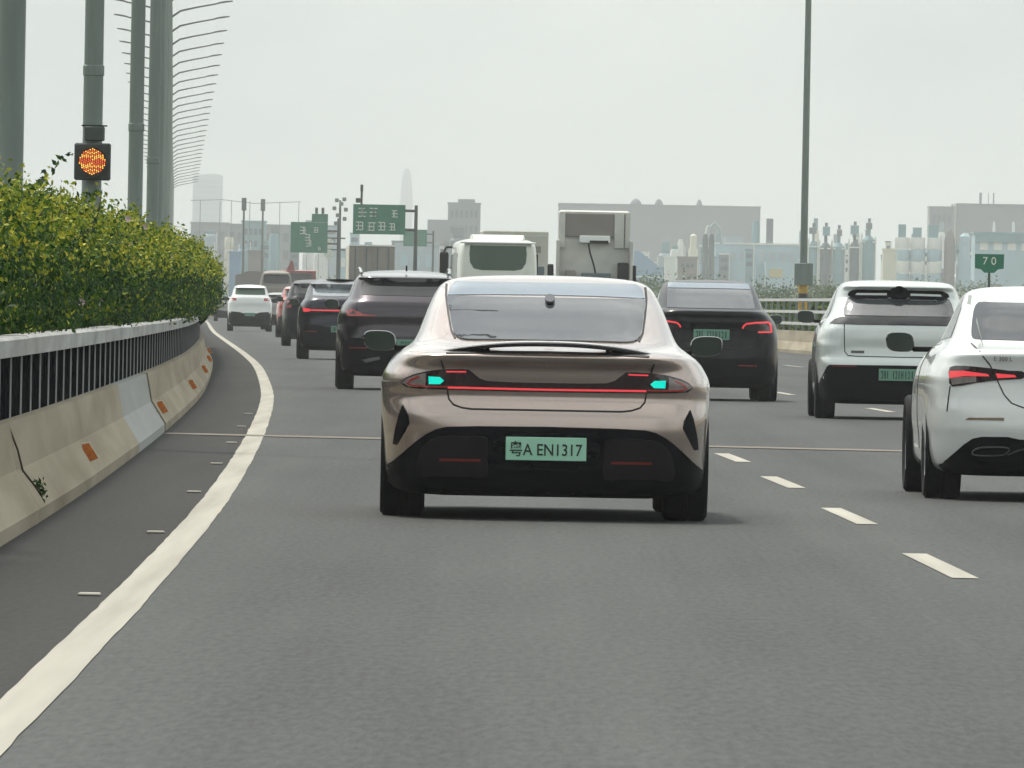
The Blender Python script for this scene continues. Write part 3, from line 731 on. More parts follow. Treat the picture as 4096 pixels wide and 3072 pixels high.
def plate_part(t, x0, x1, z0, z1, yv, txt=None, tilt=0.0, m='plate_green', bars=None):
    cx, cz = (x0 + x1) / 2, (z0 + z1) / 2
    p = MB().box(-(x1 - x0) / 2, (x1 - x0) / 2, -0.006, 0.006, -(z1 - z0) / 2, (z1 - z0) / 2, 0.003).build('license_plate', m, t, loc=(cx, yv, cz))
    p.rotation_euler = (tilt, 0, 0)
    if txt:
        me_ = text_mesh(txt, 0.118, 0.001, 0.0011); o = link('lettering', me_, 'plate_ink', p, (0, -0.0075, 0)); o.rotation_euler = (R(90), 0, 0)
        wd = max(v.co.x for v in me_.vertices) - min(v.co.x for v in me_.vertices); ht = max(v.co.y for v in me_.vertices) - min(v.co.y for v in me_.vertices)
        o.scale = ((x1 - x0) * 0.90 / wd, (z1 - z0) * 0.66 / ht, 1)
        cxm = (max(v.co.x for v in me_.vertices) + min(v.co.x for v in me_.vertices)) / 2; cym = (max(v.co.y for v in me_.vertices) + min(v.co.y for v in me_.vertices)) / 2
        for v in me_.vertices: v.co.x -= cxm; v.co.y -= cym
    elif bars:
        b = MB()
        for fx, fw, kind in bars:
            xx = -(x1 - x0) / 2 + fx * (x1 - x0); ww = fw * (x1 - x0); hh = (z1 - z0) * 0.33
            if kind == 1: b.box(xx, xx + ww, -0.009, -0.0065, -hh, hh)
            elif kind == 2:
                b.box(xx, xx + ww * 0.35, -0.009, -0.0065, -hh, hh); b.box(xx + ww * 0.65, xx + ww, -0.009, -0.0065, -hh, hh); b.box(xx + ww * 0.351, xx + ww * 0.649, -0.009, -0.0065, -hh * 0.15, hh * 0.25)
            else:
                b.box(xx, xx + ww, -0.009, -0.0065, hh * 0.6, hh); b.box(xx, xx + ww, -0.009, -0.0065, -hh, -hh * 0.6); b.box(xx + ww * 0.55, xx + ww, -0.009, -0.0065, -hh * 0.599, hh * 0.599)
        b.build('characters', 'plate_ink_faded', p)['kind'] = 'stuff'
    return p
BARS = [(0.06, 0.06, 3), (0.15, 0.04, 1), (0.22, 0.03, 1), (0.38, 0.03, 1), (0.44, 0.05, 3), (0.53, 0.03, 1), (0.60, 0.06, 2), (0.71, 0.03, 1), (0.78, 0.05, 3), (0.88, 0.04, 1)]
mat('plate_ink_faded', (0.03, 0.09, 0.062), 0.5)
def place(name, yr, xl, rear_axle, half, label, cat, yaw=None, group=None):
    """yr: distance of the rear tyres, xl: lateral position of the car's centre there"""
    hd = heading(yr) if yaw is None else yaw
    y0 = yr - rear_axle * math.cos(hd); x0 = xl + rear_axle * math.sin(hd)
    return thing(name, (x0, y0, 0), label, cat, group, hd)
def side_windows(t, bvh, poly, m='glass_dark'):
    for s in ('left', 'right'):
        patch('side_window', poly, m, t, bvh, s, off=0.004, res=0.10, skirt=0.02)

# ------------------------------------------------------------------ champagne fastback sedan
ax = (1.02, 4.02)
t = place('sedan', 76.0, 0.20, ax[0], 0.98, 'champagne fastback sedan with raised wing and cyan-lit tail lamps, largest car in the middle', 'car', yaw=R(0.42))
K = [(0.140, .74, .34, 4.55, 6, 4), (0.160, .86, .17, 4.75, 7, 4), (0.21, .93, .09, 4.88, 8, 4), (0.30, .958, .055, 4.93, 8, 4), (0.44, .967, .03, 4.97, 8, 3.6),
     (0.535, .972, .015, 4.98, 8, 3.4), (0.60, .977, .02, 4.98, 8, 3.2), (0.66, .981, .045, 4.96, 8, 3.2), (0.72, .983, .075, 4.90, 8, 3), (0.765, .983, .07, 4.80, 8, 3), (0.80, .980, .065, 4.65, 8, 3), (0.84, .972, .058, 4.45, 7.5, 3),
     (0.885, .950, .052, 4.2, 7, 3), (0.935, .918, .012, 3.98, 6.5, 3), (0.962, .893, .0, 3.85, 6.5, 3), (0.978, .872, .025, 3.78, 6, 3), (0.996, .847, .12, 3.68, 6, 3), (1.016, .817, .26, 3.58, 5.5, 3), (1.043, .790, .42, 3.45, 5.2, 3),
     (1.09, .765, .60, 3.3, 5, 3), (1.16, .738, .84, 3.12, 5, 3), (1.24, .708, 1.12, 2.95, 5, 3), (1.32, .672, 1.44, 2.78, 4.8, 3), (1.375, .638, 1.70, 2.66, 4.6, 3), (1.41, .585, 1.90, 2.58, 4.5, 3), (1.432, .48, 2.06, 2.5, 4, 3), (1.445, .26, 2.18, 2.4, 3.5, 3), (1.449, .05, 2.26, 2.34, 3, 3)]
mb = body_stack(K); bv = bvh_of(mb)
body = mb.build('body', 'paint_champagne', t, smooth=38); cut_arches(body, ax, 0.40, 0.98, zc=0.355)
_pw = smoothpoly(sym([(-.594, 1.308), (-.578, 1.21), (-.562, 1.12), (-.535, 1.068), (-.47, 1.054), (-.2, 1.056)]), 2); underlay(body, _pw, 'glass_grey', 2.0)
patch('rear_window', smoothpoly(sym([(-.594, 1.308), (-.578, 1.21), (-.562, 1.12), (-.535, 1.068), (-.47, 1.054), (-.2, 1.056)]), 2), 'glass_grey', t, bv, off=0.008, res=0.035)
patch('roof_glass', [(-.592, 1.318), (-.3, 1.326), (0, 1.328), (.3, 1.326), (.592, 1.318), (.578, 1.372), (.545, 1.402), (-.545, 1.402), (-.578, 1.372)], 'glass_roof', t, bv, off=0.004, res=0.025)
for s in (-1, 1): ribbon('roof_seam', [(s * .600, 1.405 - .02), (s * .602, 1.31), (s * .588, 1.21), (s * .57, 1.11), (s * .545, 1.062)], 0.012, 'seam', t, bv, off=0.004)
patch('camera_dome', [(.02 + 0.03 * math.cos(a * .5236), 1.285 + 0.024 * math.sin(a * .5236)) for a in range(12)], 'gloss_black', t, bv, off=0.03, res=0.03)
lamp = [(-.860, .796), (-.835, .822), (-.785, .846), (-.70, .868), (-.614, .880), (-.50, .884), (-.462, .882), (-.43, .856), (-.40, .832), (-.355, .817), (-.2, .812)]
lower = [(-.2, .757), (-.58, .760), (-.75, .763), (-.83, .770)]
hous = patch('tail_lamp_housing', sym(lamp)[:len(lamp)] + mirx(lamp) + mirx(lower)[::1][::-1][::-1] + lower, 'lamp_smoke', t, bv, off=0.006, res=0.025)
for s in (-1, 1):
    f = (lambda p: p) if s < 0 else mirx
    ln = patch('tail_lamp', f([(-.852, .796), (-.825, .818), (-.78, .838), (-.715, .855), (-.715, .772), (-.81, .776)]), 'lamp_clear', t, bv, off=0.010, res=0.02)
    patch('indicator', f([(-.698, .836), (-.632, .834), (-.608, .814), (-.630, .793), (-.695, .792)]), 'lamp_cyan', t, bv, off=0.012, res=0.02)
    ribbon('light_strip', f([(-.59, .778), (-.70, .778), (-.79, .781), (-.818, .792), (-.80, .812), (-.75, .834)]), 0.009, 'lamp_red_dim', t, bv, off=0.014)
    ribbon('light_strip', f([(-.594, .866), (-.478, .868)]), 0.008, 'lamp_red', t, bv, off=0.012)
    patch('side_vent', f([(-.848, .665), (-.812, .60), (-.806, .555), (-.878, .428), (-.902, .432), (-.890, .52), (-.868, .61)]), 'trim_black', t, bv, off=0.004, res=0.025)
ribbon('light_bar', [(-.585, .774), (0, .771), (.585, .774)], 0.011, 'lamp_red', t, bv, off=0.014)
ribbon('lid_seam', [(-.628, .935), (-.60, .84), (-.588, .76), (-.578, .705), (-.55, .672), (-.50, .655), (-.44, .648), (.44, .648), (.50, .655), (.55, .672), (.578, .705), (.588, .76), (.60, .84), (.628, .935)], 0.009, 'seam', t, bv)
blk = [(-.955, .285), (-.93, .305), (-.885, .338), (-.845, .375), (-.80, .418), (-.755, .460), (-.705, .498), (-.65, .526), (-.588, .541), (-.412, .548), (0, .552)]
_pl = blk + [(-x, z) for x, z in reversed(blk[:-1])] + [(.945, .24), (.90, .185), (.80, .155), (.6, .146), (-.6, .146), (-.80, .155), (-.90, .185), (-.945, .24)]; underlay(body, _pl, 'trim_black', z_floor=0.17)
patch('rear_diffuser', _pl, 'trim_black', t, bv, off=0.012, res=0.03)
for s in (-1, 1):
    f = (lambda p: p) if s < 0 else mirx
    patch('diffuser_pod', f(smoothpoly([(-.75, .255), (-.745, .36), (-.715, .435), (-.64, .482), (-.50, .492), (-.365, .488), (-.345, .455), (-.345, .255)], 2)), 'pod_black', t, bv, off=0.022, res=0.03)
    patch('reflector', f([(-.625, .343), (-.385, .343), (-.385, .357), (-.625, .357)]), 'reflect_red', t, bv, off=0.026, res=0.04)
patch('plate_recess', [(-.325, .30), (.325, .30), (.31, .515), (-.31, .515)], 'gloss_black', t, bv, off=0.012, res=0.05)
plate_part(t, -.238, .238, .352, .490, -0.004, '粤A EN1317')
# raised wing
secs = []
for k in range(41):
    x = -.66 + 1.32 * k / 40; u = abs(x) / .66; zc = .974 + .068 * (1 - u ** 2.3); yb = .0 + .16 * u ** 2.4
    secs.append([(x, yb, zc + .006), (x, yb + .05, zc + .016), (x, yb + .17, zc + .000), (x, yb + .17, zc - .014), (x, yb + .05, zc - .012), (x, yb, zc - .016)])
wing = MB().sweep(secs).build('rear_wing', 'paint_champagne', t, smooth=40)
for s in (-1, 1):
    MB().box(s * .355 - .012, s * .355 + .012, .07, .14, .972, 1.022, .003).build('wing_strut', 'trim_black', wing)
    MB().box(s * .355 - .065, s * .355 + .065, .035, .15, .966, .988, .004).build('strut_pad', 'trim_black', wing)
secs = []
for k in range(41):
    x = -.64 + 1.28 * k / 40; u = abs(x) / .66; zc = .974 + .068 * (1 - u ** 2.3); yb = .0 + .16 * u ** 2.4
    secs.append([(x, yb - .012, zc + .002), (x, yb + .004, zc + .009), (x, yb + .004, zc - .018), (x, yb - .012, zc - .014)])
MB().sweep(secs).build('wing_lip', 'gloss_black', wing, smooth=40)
ribbon('deck_edge_shade', [(-.60, .974), (-.3, .986), (0, .989), (.3, .986), (.60, .974)], 0.010, 'seam', t, bv, off=0.004)  # dark line laid on the paint as the shadow along the deck edge
side_windows(t, bv, [(1.75, 1.07), (3.0, 1.06), (2.75, 1.21), (2.5, 1.31), (2.2, 1.33), (1.95, 1.24)])
for s in (-1, 1): mirror_part(t, s * 1.0, 2.95, 1.035, s, 'gloss_black', .20, .125)
add_wheels(t, ax, 0.98, 0.355, 0.265, 'rim_dark')

# ------------------------------------------------------------------ white saloon at the right edge
ax = (1.08, 4.10)
t = place('sedan', 87.15, 3.75, ax[0], 0.93, 'white saloon with red tail lamps cut off by the right edge of the picture', 'car', yaw=R(0.75))
K = [(0.165, .70, .42, 4.6, 6, 4), (0.185, .82, .26, 4.75, 7, 4), (0.235, .885, .15, 4.86, 7, 4), (0.33, .908, .09, 4.92, 7, 3.6), (0.43, .915, .055, 4.94, 7, 3.4), (0.50, .924, .04, 4.95, 7, 3.3), (0.60, .930, .045, 4.93, 7, 3.2), (0.70, .931, .07, 4.88, 7, 3), (0.80, .926, .08, 4.7, 7, 3), (0.88, .912, .07, 4.4, 6.5, 3),
     (0.94, .890, .055, 4.1, 6, 3), (0.985, .862, .04, 3.9, 6, 3), (1.005, .845, .05, 3.8, 5.6, 3), (1.02, .828, .12, 3.74, 5.5, 3), (1.045, .795, .34, 3.66, 5.2, 3), (1.07, .768, .52, 3.58, 5, 3), (1.11, .745, .66, 3.45, 4.6, 3),
     (1.18, .715, .86, 3.25, 4.4, 3), (1.26, .684, 1.08, 3.05, 4.2, 3), (1.34, .648, 1.36, 2.86, 4.2, 3), (1.395, .612, 1.62, 2.72, 4, 3), (1.43, .555, 1.86, 2.62, 4, 3), (1.452, .43, 2.05, 2.52, 4, 3), (1.463, .2, 2.18, 2.42, 3, 3), (1.466, .04, 2.26, 2.34, 3, 3)]
mb = body_stack(K); bv = bvh_of(mb)
body = mb.build('body', 'paint_white', t, smooth=38); cut_arches(body, ax, 0.385, 0.93, zc=0.345)
_pw = smoothpoly(sym([(-.545, 1.345), (-.585, 1.29), (-.608, 1.20), (-.622, 1.115), (-.60, 1.092), (-.3, 1.088)]), 2); underlay(body, _pw, 'glass_dark')
patch('rear_window', _pw, 'glass_dark', t, bv, off=0.004, res=0.035)
for s in (-1, 1):
    f = (lambda p: p) if s < 0 else mirx
    hs_ = patch('tail_lamp', f(smoothpoly([(-.790, .900), (-.70, .912), (-.55, .902), (-.40, .886), (-.315, .884), (-.290, .86), (-.315, .832), (-.45, .822), (-.62, .798), (-.775, .770), (-.795, .83)], 2)), 'lamp_smoke', t, bv, off=0.006, res=0.025)
    patch('lamp_lens', f([(-.785, .832), (-.62, .842), (-.62, .806), (-.775, .782)]), 'lamp_clear', t, bv, off=0.009, res=0.03)
    patch('brake_light', f([(-.790, .874), (-.70, .878), (-.545, .860), (-.530, .846), (-.70, .842), (-.790, .826)]), 'lamp_red', t, bv, off=0.012, res=0.025)
    patch('brake_light', f([(-.490, .866), (-.36, .857), (-.350, .843), (-.478, .834)]), 'lamp_red', t, bv, off=0.012, res=0.025)
    patch('reflector', f([(-.69, .548), (-.665, .562), (-.43, .566), (-.43, .546)]), 'reflect_amber', t, bv, off=0.004, res=0.03)
    ribbon('roof_seam', f([(-.575, 1.425), (-.60, 1.36), (-.61, 1.33)]), 0.02, 'galv', t, bv, off=0.003)
    ribbon('bumper_seam', f([(-.79, .775), (-.80, .70), (-.81, .60)]), 0.006, 'seam', t, bv)
    ribbon('exhaust_trim', f(smoothpoly([(-.635, .33), (-.60, .362), (-.50, .372), (-.395, .366), (-.42, .325), (-.50, .315), (-.60, .314)], 3)), 0.011, 'chrome', t, bv, off=0.016, closed=True)
    ribbon('diffuser_trim', f([(-.40, .318), (-.33, .352), (-.26, .366), (0, .368)]), 0.011, 'chrome', t, bv, off=0.016)
ribbon('lid_seam', [(-.635, 1.065), (-.58, .98), (-.53, .92), (-.47, .80), (-.43, .72), (-.38, .665), (-.30, .636), (-.2, .628), (.2, .628), (.30, .636), (.38, .665), (.43, .72), (.47, .80), (.53, .92), (.58, .98), (.635, 1.065)], 0.008, 'seam', t, bv)
blk = [(-.845, .235), (-.80, .275), (-.76, .315), (-.70, .375), (-.64, .42), (-.58, .434), (-.40, .436), (-.32, .42), (0, .42)]
_pl = blk + [(-x, z) for x, z in reversed(blk[:-1])] + [(.80, .195), (.72, .178), (-.72, .178), (-.80, .195)]; underlay(body, _pl, 'trim_black', z_floor=0.19)
patch('rear_diffuser', _pl, 'trim_black', t, bv, off=0.006, res=0.035)
o = link('badge_lettering', text_mesh('E 300 L', 0.042), 'badge', t, (-.445, 0.03, .962)); o.rotation_euler = (R(90), 0, 0)
side_windows(t, bv, [(1.25, 1.10), (3.2, 1.06), (2.9, 1.24), (2.55, 1.37), (2.0, 1.385), (1.6, 1.30)])
for s in ('left', 'right'):
    for yy in (2.05, 3.15): ribbon('door_seam', [(yy, 1.03), (yy, .70), (yy + .03, .33)], 0.012, 'seam', t, bv, s)
    ribbon('window_trim', [(1.9, 1.06), (2.4, 1.05), (3.3, 1.035)], 0.02, 'chrome', t, bv, s)
for s in (-1, 1): mirror_part(t, s * 1.015, 2.95, 1.06, s, 'gloss_black', .20, .14)
plate_part(t, -.22, .22, .68, .82, 0.045, None, 0, 'plate_green_shaded', BARS)
add_wheels(t, ax, 0.93, 0.345, 0.25, 'rim')

# ------------------------------------------------------------------ white crossover in front of it
ax = (0.95, 3.85)
t = place('crossover', 151.2, 4.56, ax[0], 0.965, 'silver white crossover with split roof spoiler, black glass band and black bumper', 'car', yaw=R(0.2))
K = [(0.18, .70, .32, 4.3, 6, 4), (0.21, .87, .18, 4.5, 7, 4), (0.28, .93, .10, 4.6, 7, 4), (0.42, .948, .05, 4.65, 7, 3.6), (0.56, .955, .03, 4.68, 7, 3.4), (0.635, .960, .025, 4.68, 7, 3.3), (0.70, .962, .05, 4.65, 7, 3.2), (0.74, .962, .075, 4.62, 7, 3), (0.85, .960, .085, 4.5, 7, 3), (0.95, .95, .08, 4.3, 6.5, 3),
     (1.05, .93, .085, 4.0, 6.5, 3), (1.11, .905, .10, 3.75, 6, 3), (1.16, .872, .14, 3.6, 6, 3), (1.21, .838, .19, 3.45, 5.5, 3), (1.28, .806, .30, 3.25, 5.5, 3), (1.38, .770, .45, 3.0, 5.5, 3), (1.45, .745, .56, 2.85, 5.5, 3), (1.52, .712, .56, 2.7, 5.5, 3), (1.57, .680, .50, 2.6, 5.5, 3), (1.61, .635, .56, 2.5, 5, 3), (1.635, .54, .85, 2.4, 4, 3), (1.648, .3, 1.3, 2.2, 3.5, 3), (1.652, .06, 1.6, 1.9, 3, 3)]
mb = body_stack(K, 96, 3); bv = bvh_of(mb)
body = mb.build('body', 'paint_silverwhite', t, smooth=38); cut_arches(body, ax, 0.39, 0.965, zc=0.35)
_pw = smoothpoly(sym([(-.60, 1.43), (-.64, 1.32), (-.655, 1.235), (-.62, 1.222), (-.3, 1.222)]), 2); underlay(body, _pw, 'glass_grey')
patch('rear_window', _pw, 'glass_grey', t, bv, off=0.010, res=0.04)
_pg = sym([(-.56, 1.215), (-.68, 1.205), (-.76, 1.175), (-.815, 1.125), (-.5, 1.118)]); underlay(body, _pg, 'glass_dark')
patch('glass_band', _pg, 'glass_dark', t, bv, off=0.008, res=0.05)
for s in (-1, 1):
    f = (lambda p: p) if s < 0 else mirx
    sl = patch('spoiler_slot', f(smoothpoly([(-.60, 1.465), (-.545, 1.525), (-.44, 1.535), (-.10, 1.53), (-.115, 1.445), (-.20, 1.42), (-.50, 1.41)], 2)), 'trim_black', t, bv, off=0.010, res=0.04)
    patch('spoiler_blade', f([(-.51, 1.468), (-.49, 1.492), (-.14, 1.498), (-.14, 1.472)]), 'paint_silverwhite', t, bv, off=0.018, res=0.05)
    ribbon('tailgate_seam', f([(-.648, 1.20), (-.648, 1.0), (-.64, .80), (-.60, .752), (-.5, .745), (0, .742)]), 0.010, 'seam', t, bv)
    patch('reflector', f([(-.78, .618), (-.50, .622), (-.50, .634), (-.78, .632)]), 'reflect_red', t, bv, off=0.010, res=0.05)
patch('spoiler_centre', smoothpoly([(-.12, 1.45), (-.10, 1.53), (-.06, 1.565), (.02, 1.575), (.09, 1.555), (.13, 1.50), (.10, 1.44), (0, 1.43)], 2), 'trim_black', t, bv, off=0.020, res=0.04)
patch('badge', [(-.565, .782), (-.41, .782), (-.41, .812), (-.565, .812)], 'badge', t, bv, off=0.006, res=0.05)
blk = [(-.945, .42), (-.90, .48), (-.87, .55), (-.84, .618), (-.81, .638), (0, .644)]
_pl = blk + [(-x, z) for x, z in reversed(blk[:-1])] + [(.945, .30), (.92, .24), (.82, .195), (-.82, .195), (-.92, .24), (-.945, .30)]; underlay(body, _pl, 'trim_black', z_floor=0.22)
patch('rear_bumper', _pl, 'trim_black', t, bv, off=0.007, res=0.05)
plate_part(t, -.235, .205, .462, .602, 0.015, None, 0, 'plate_green_shaded', BARS)
side_windows(t, bv, [(.75, 1.20), (3.2, 1.14), (2.9, 1.34), (2.5, 1.5), (1.2, 1.53), (.85, 1.4)])
for s in (-1, 1): mirror_part(t, s * 1.03, 2.85, 1.20, s, 'gloss_black', .21, .15)
add_wheels(t, ax, 0.965, 0.35, 0.235, 'rim')

# ------------------------------------------------------------------ black hatchback
ax = (0.98, 3.87)
t = place('hatchback', 177.8, 2.74, ax[0], 0.96, 'black hatchback with pale glass roof and outlined red tail lamps, beyond the champagne sedan', 'car')
K = [(0.18, .70, .32, 4.3, 6, 4), (0.21, .87, .18, 4.5, 7, 4), (0.28, .93, .10, 4.65, 7, 4), (0.42, .948, .05, 4.7, 7, 3.6), (0.60, .955, .03, 4.72, 7, 3.3), (0.75, .96, .05, 4.65, 7, 3.1), (0.88, .955, .06, 4.45, 7, 3), (1.00, .94, .06, 4.1, 6.5, 3), (1.09, .91, .045, 3.8, 6.5, 3), (1.15, .87, .05, 3.65, 6, 3), (1.20, .825, .04, 3.5, 6, 3), (1.245, .78, .06, 3.4, 5.5, 3),
     (1.27, .755, .22, 3.35, 5, 3), (1.33, .73, .42, 3.2, 5, 3), (1.42, .70, .70, 2.95, 5, 3), (1.52, .665, 1.05, 2.7, 5, 3), (1.60, .63, 1.4, 2.55, 5, 3), (1.645, .57, 1.65, 2.4, 4.5, 3), (1.672, .42, 1.9, 2.3, 4, 3), (1.682, .15, 2.05, 2.2, 3, 3), (1.684, .04, 2.1, 2.15, 3, 3)]
mb = body_stack(K, 96, 3); bv = bvh_of(mb)
body = mb.build('body', 'paint_black', t, smooth=38); cut_arches(body, ax, 0.385, 0.96, zc=0.35)
_pw = sym([(-.585, 1.55), (-.60, 1.42), (-.615, 1.285), (-.3, 1.282)]); underlay(body, _pw, 'glass_grey')
patch('rear_window', _pw, 'glass_grey', t, bv, off=0.004, res=0.05)
patch('roof_glass', sym([(-.56, 1.635), (-.582, 1.56), (-.3, 1.562)]), 'glass_roof', t, bv, off=0.004, res=0.03)
for s in (-1, 1):
    f = (lambda p: p) if s < 0 else mirx
    patch('tail_lamp', f([(-.85, 1.105), (-.60, 1.10), (-.46, 1.06), (-.44, 1.0), (-.62, .965), (-.845, .955)]), 'lamp_smoke', t, bv, off=0.006, res=0.05)
    ribbon('light_strip', f([(-.43, 1.01), (-.445, 1.045), (-.48, 1.075), (-.60, 1.092), (-.79, 1.10), (-.815, 1.07), (-.835, .965), (-.65, .962)]), 0.022, 'lamp_red', t, bv, off=0.012)
    patch('reflector', f([(-.64, .485), (-.38, .485), (-.38, .505), (-.64, .505)]), 'reflect_red', t, bv, off=0.006, res=0.05)
    patch('quarter_panel', f([(-.80, 1.02), (-.86, 1.00), (-.90, .80)]), 'paint_black', t, bv, off=0.003, res=0.06) if False else None
ribbon('hatch_seam', sym([(-.80, 1.12), (-.70, .93), (-.62, .78), (-.5, .74)])[:4] + [(.5, .74), (.62, .78), (.70, .93), (.80, 1.12)], 0.008, 'seam', t, bv)
_pl = sym([(-.93, .36), (-.88, .52), (-.80, .56), (-.5, .58)])[:4] + [(.5, .58), (.80, .56), (.88, .52), (.93, .36), (.86, .24), (.74, .195), (-.74, .195), (-.86, .24)]; underlay(body, _pl, 'trim_black', z_floor=0.22)
patch('rear_bumper', _pl, 'trim_black', t, bv, off=0.006, res=0.06)
plate_part(t, -.25, .25, .845, .990, 0.035, None, 0, 'plate_green_shaded', BARS)
side_windows(t, bv, [(.95, 1.27), (3.25, 1.16), (2.9, 1.36), (2.4, 1.52), (1.7, 1.54), (1.2, 1.42)])
for s in (-1, 1): mirror_part(t, s * 1.0, 2.9, 1.14, s, 'gloss_black', .20, .14)
add_wheels(t, ax, 0.96, 0.35, 0.26, 'rim_dark')

# ------------------------------------------------------------------ generic tall SUV
def suv(name, yr, xc, label, paint, H=1.76, half=0.98, glass='glass_dark', lamp=None, bar=False, lower=True, rails=False, antenna=False, detail=True, plate=True, belt=1.30, cat='car', lampc='lamp_red_dim', yaw=None, upright=0.75):
    ax = (0.95, 3.9); t = place(name, yr, xc, ax[0], half, label, cat, yaw); k = H / 1.76; u = upright
    K = [(0.20, .72, .30, 4.4, 6, 4), (0.24, .89, .16, 4.6, 7, 4), (0.32, .945, .09, 4.72, 7, 4), (0.48, .965, .04, 4.78, 7, 3.6), (0.65, .97, .03, 4.8, 7, 3.3), (0.80, .98, .06, 4.76, 7, 3.1), (0.95, .975, .075, 4.6, 7, 3), (1.08, .96, .07, 4.3, 7, 3), (1.18, .93, .085, 3.9, 6.5, 3), (1.27, .87, .12, 3.65, 6.5, 3), (belt + .02, .83, .17, 3.5, 6, 3),
         (1.42, .795, .17 + .16 * u, 3.3, 6, 3), (1.52, .76, .17 + .32 * u, 3.05, 6, 3), (1.60, .725, .17 + .42 * u, 2.85, 6, 3), (1.638, .703, .17 + .33 * u, 2.78, 6, 3), (1.652, .692, .17 + .37 * u, 2.75, 6, 3), (1.685, .66, .17 + .72 * u, 2.68, 5.5, 3), (1.72, .58, .35 + 1.1 * u, 2.6, 4.5, 3), (1.745, .36, .9 + .9 * u, 2.5, 4, 3), (1.755, .08, 1.7, 2.3, 3, 3)]
    K = [(z if z < 0.3 else 0.3 + (z - 0.3) * (H - 0.3) / 1.455, w * half / .98, a, b, c, d) for z, w, a, b, c, d in K]
    zz = lambda z: 0.3 + (z - 0.3) * (H - 0.3) / 1.455
    hw = half / .98
    mb = body_stack(K, 72, 3); bv = bvh_of(mb)
    body = mb.build('body', paint, t, smooth=38); cut_arches(body, ax, 0.42, half, zc=0.38)
    S_ = lambda poly: [(x * hw, zz(z)) for x, z in poly]
    _pw = smoothpoly(S_(sym([(-.58, 1.635), (-.635, 1.56), (-.655, 1.43), (-.64, 1.385), (-.3, 1.378)])), 2); underlay(body, _pw, glass)
    patch('rear_window', smoothpoly(S_(sym([(-.58, 1.635), (-.635, 1.56), (-.655, 1.43), (-.64, 1.385), (-.3, 1.378)])), 2), glass, t, bv, off=0.004, res=0.07)
    for s in (-1, 1):
        f = (lambda p: p) if s < 0 else mirx
        if lamp: patch('tail_lamp', f(S_(lamp)), lampc, t, bv, off=0.006, res=0.06)
        if detail:
            patch('reflector', f(S_([(-.80, .60), (-.55, .60), (-.55, .62), (-.80, .62)])), 'reflect_red', t, bv, off=0.012, res=0.07)
            ribbon('tailgate_seam', f(S_([(-.70, 1.30), (-.72, 1.1), (-.70, .85), (-.64, .78), (0, .77)])), 0.01, 'seam', t, bv)
        if rails: MB().tube([(s * .64, .75, zz(1.70)), (s * .66, 1.0, zz(1.765)), (s * .66, 2.3, zz(1.775)), (s * .64, 2.6, zz(1.72))], 0.022, 8).build('roof_rail', 'chrome', t, smooth=40)
        mirror_part(t, s * (half + .07), 2.95, zz(1.24), s, 'gloss_black', .21, .16)
    if bar: ribbon('light_bar', S_([(-.80, 1.07), (.80, 1.07)]), 0.03, 'lamp_red', t, bv, off=0.012)
    if lower:
        _pl = S_(sym([(-.945, .36), (-.93, .56), (-.90, .74), (-.80, .76), (-.45, .74), (-.30, .70)])) + S_([(.86, .27), (.74, .225), (-.74, .225), (-.86, .27)]); underlay(body, _pl, 'trim_black', z_floor=.30)
        patch('rear_bumper', S_(sym([(-.945, .36), (-.93, .56), (-.90, .74), (-.80, .76), (-.45, .74), (-.30, .70)])) + S_([(.86, .27), (.74, .225), (-.74, .225), (-.86, .27)]), 'trim_black', t, bv, off=0.008, res=0.08)
    if plate: plate_part(t, -.22, .22, zz(.60) , zz(.60) + .14, 0.005, None, 0, 'plate_green_shaded', BARS)
    if antenna: MB().box(-.012 + .02, .012 + .02, .9, 1.02, zz(1.74), zz(1.74) + .085, .004).build('antenna', 'trim_black', t)
    side_windows(t, bv, [(p, zz(q)) for p, q in [(.75, 1.36), (3.2, 1.31), (2.95, 1.48), (2.6, 1.61), (1.2, 1.62), (.85, 1.55)]])
    add_wheels(t, ax, half, 0.38, 0.25, 'rim')
    return t, bv, zz
t, bv, zz = suv('suv', 186.85, -1.60, 'dark plum SUV with roof rails behind the champagne sedan on its left', 'paint_plum', 1.76, 0.98, rails=True, antenna=True,
    lamp=[(-.87, 1.165), (-.78, 1.175), (-.62, 1.11), (-.42, 1.085), (-.42, 1.075), (-.84, 1.07)])
for s in (-1, 1):
    f = (lambda p: p) if s < 0 else mirx
    patch('exhaust_trim', f([(-.62, .44), (-.50, .47), (-.36, .49), (-.36, .45), (-.56, .40)]), 'chrome', t, bv, off=0.016, res=0.05)
suv('suv', 284.5, -3.86, 'navy SUV with a thin red light bar, ahead of the plum SUV', 'paint_navy', 1.80, 0.95, glass='glass_silver', bar=True, lamp=[(-.88, 1.12), (-.72, 1.10), (-.72, 1.04), (-.86, 1.03)], lampc='lamp_red', upright=1.7)
suv('suv', 367.3, -5.70, 'black SUV partly hidden by the navy SUV', 'paint_black', 1.93, 0.96, lamp=[(-.86, 1.2), (-.74, 1.2), (-.74, 1.0), (-.86, 1.0)], detail=False)
suv('suv', 540, -11.18, 'white SUV with black lower half in the far left lane', 'paint_white', 1.98, 0.95, glass='glass_green', lamp=[(-.86, 1.27), (-.60, 1.26), (-.60, 1.16), (-.84, 1.15)], detail=False, antenna=False)
suv('hatchback', 455, -7.55, 'orange red hatchback seen between the white and black SUVs', 'paint_red', 1.86, 0.92, lamp=[(-.86, 1.2), (-.74, 1.2), (-.74, 1.0), (-.86, 1.0)], detail=False)
suv('sedan', 800, -17.9, 'small grey car farthest ahead beside the end of the hedge', 'paint_grey', 1.55, 0.92, detail=False, plate=False, lower=True)
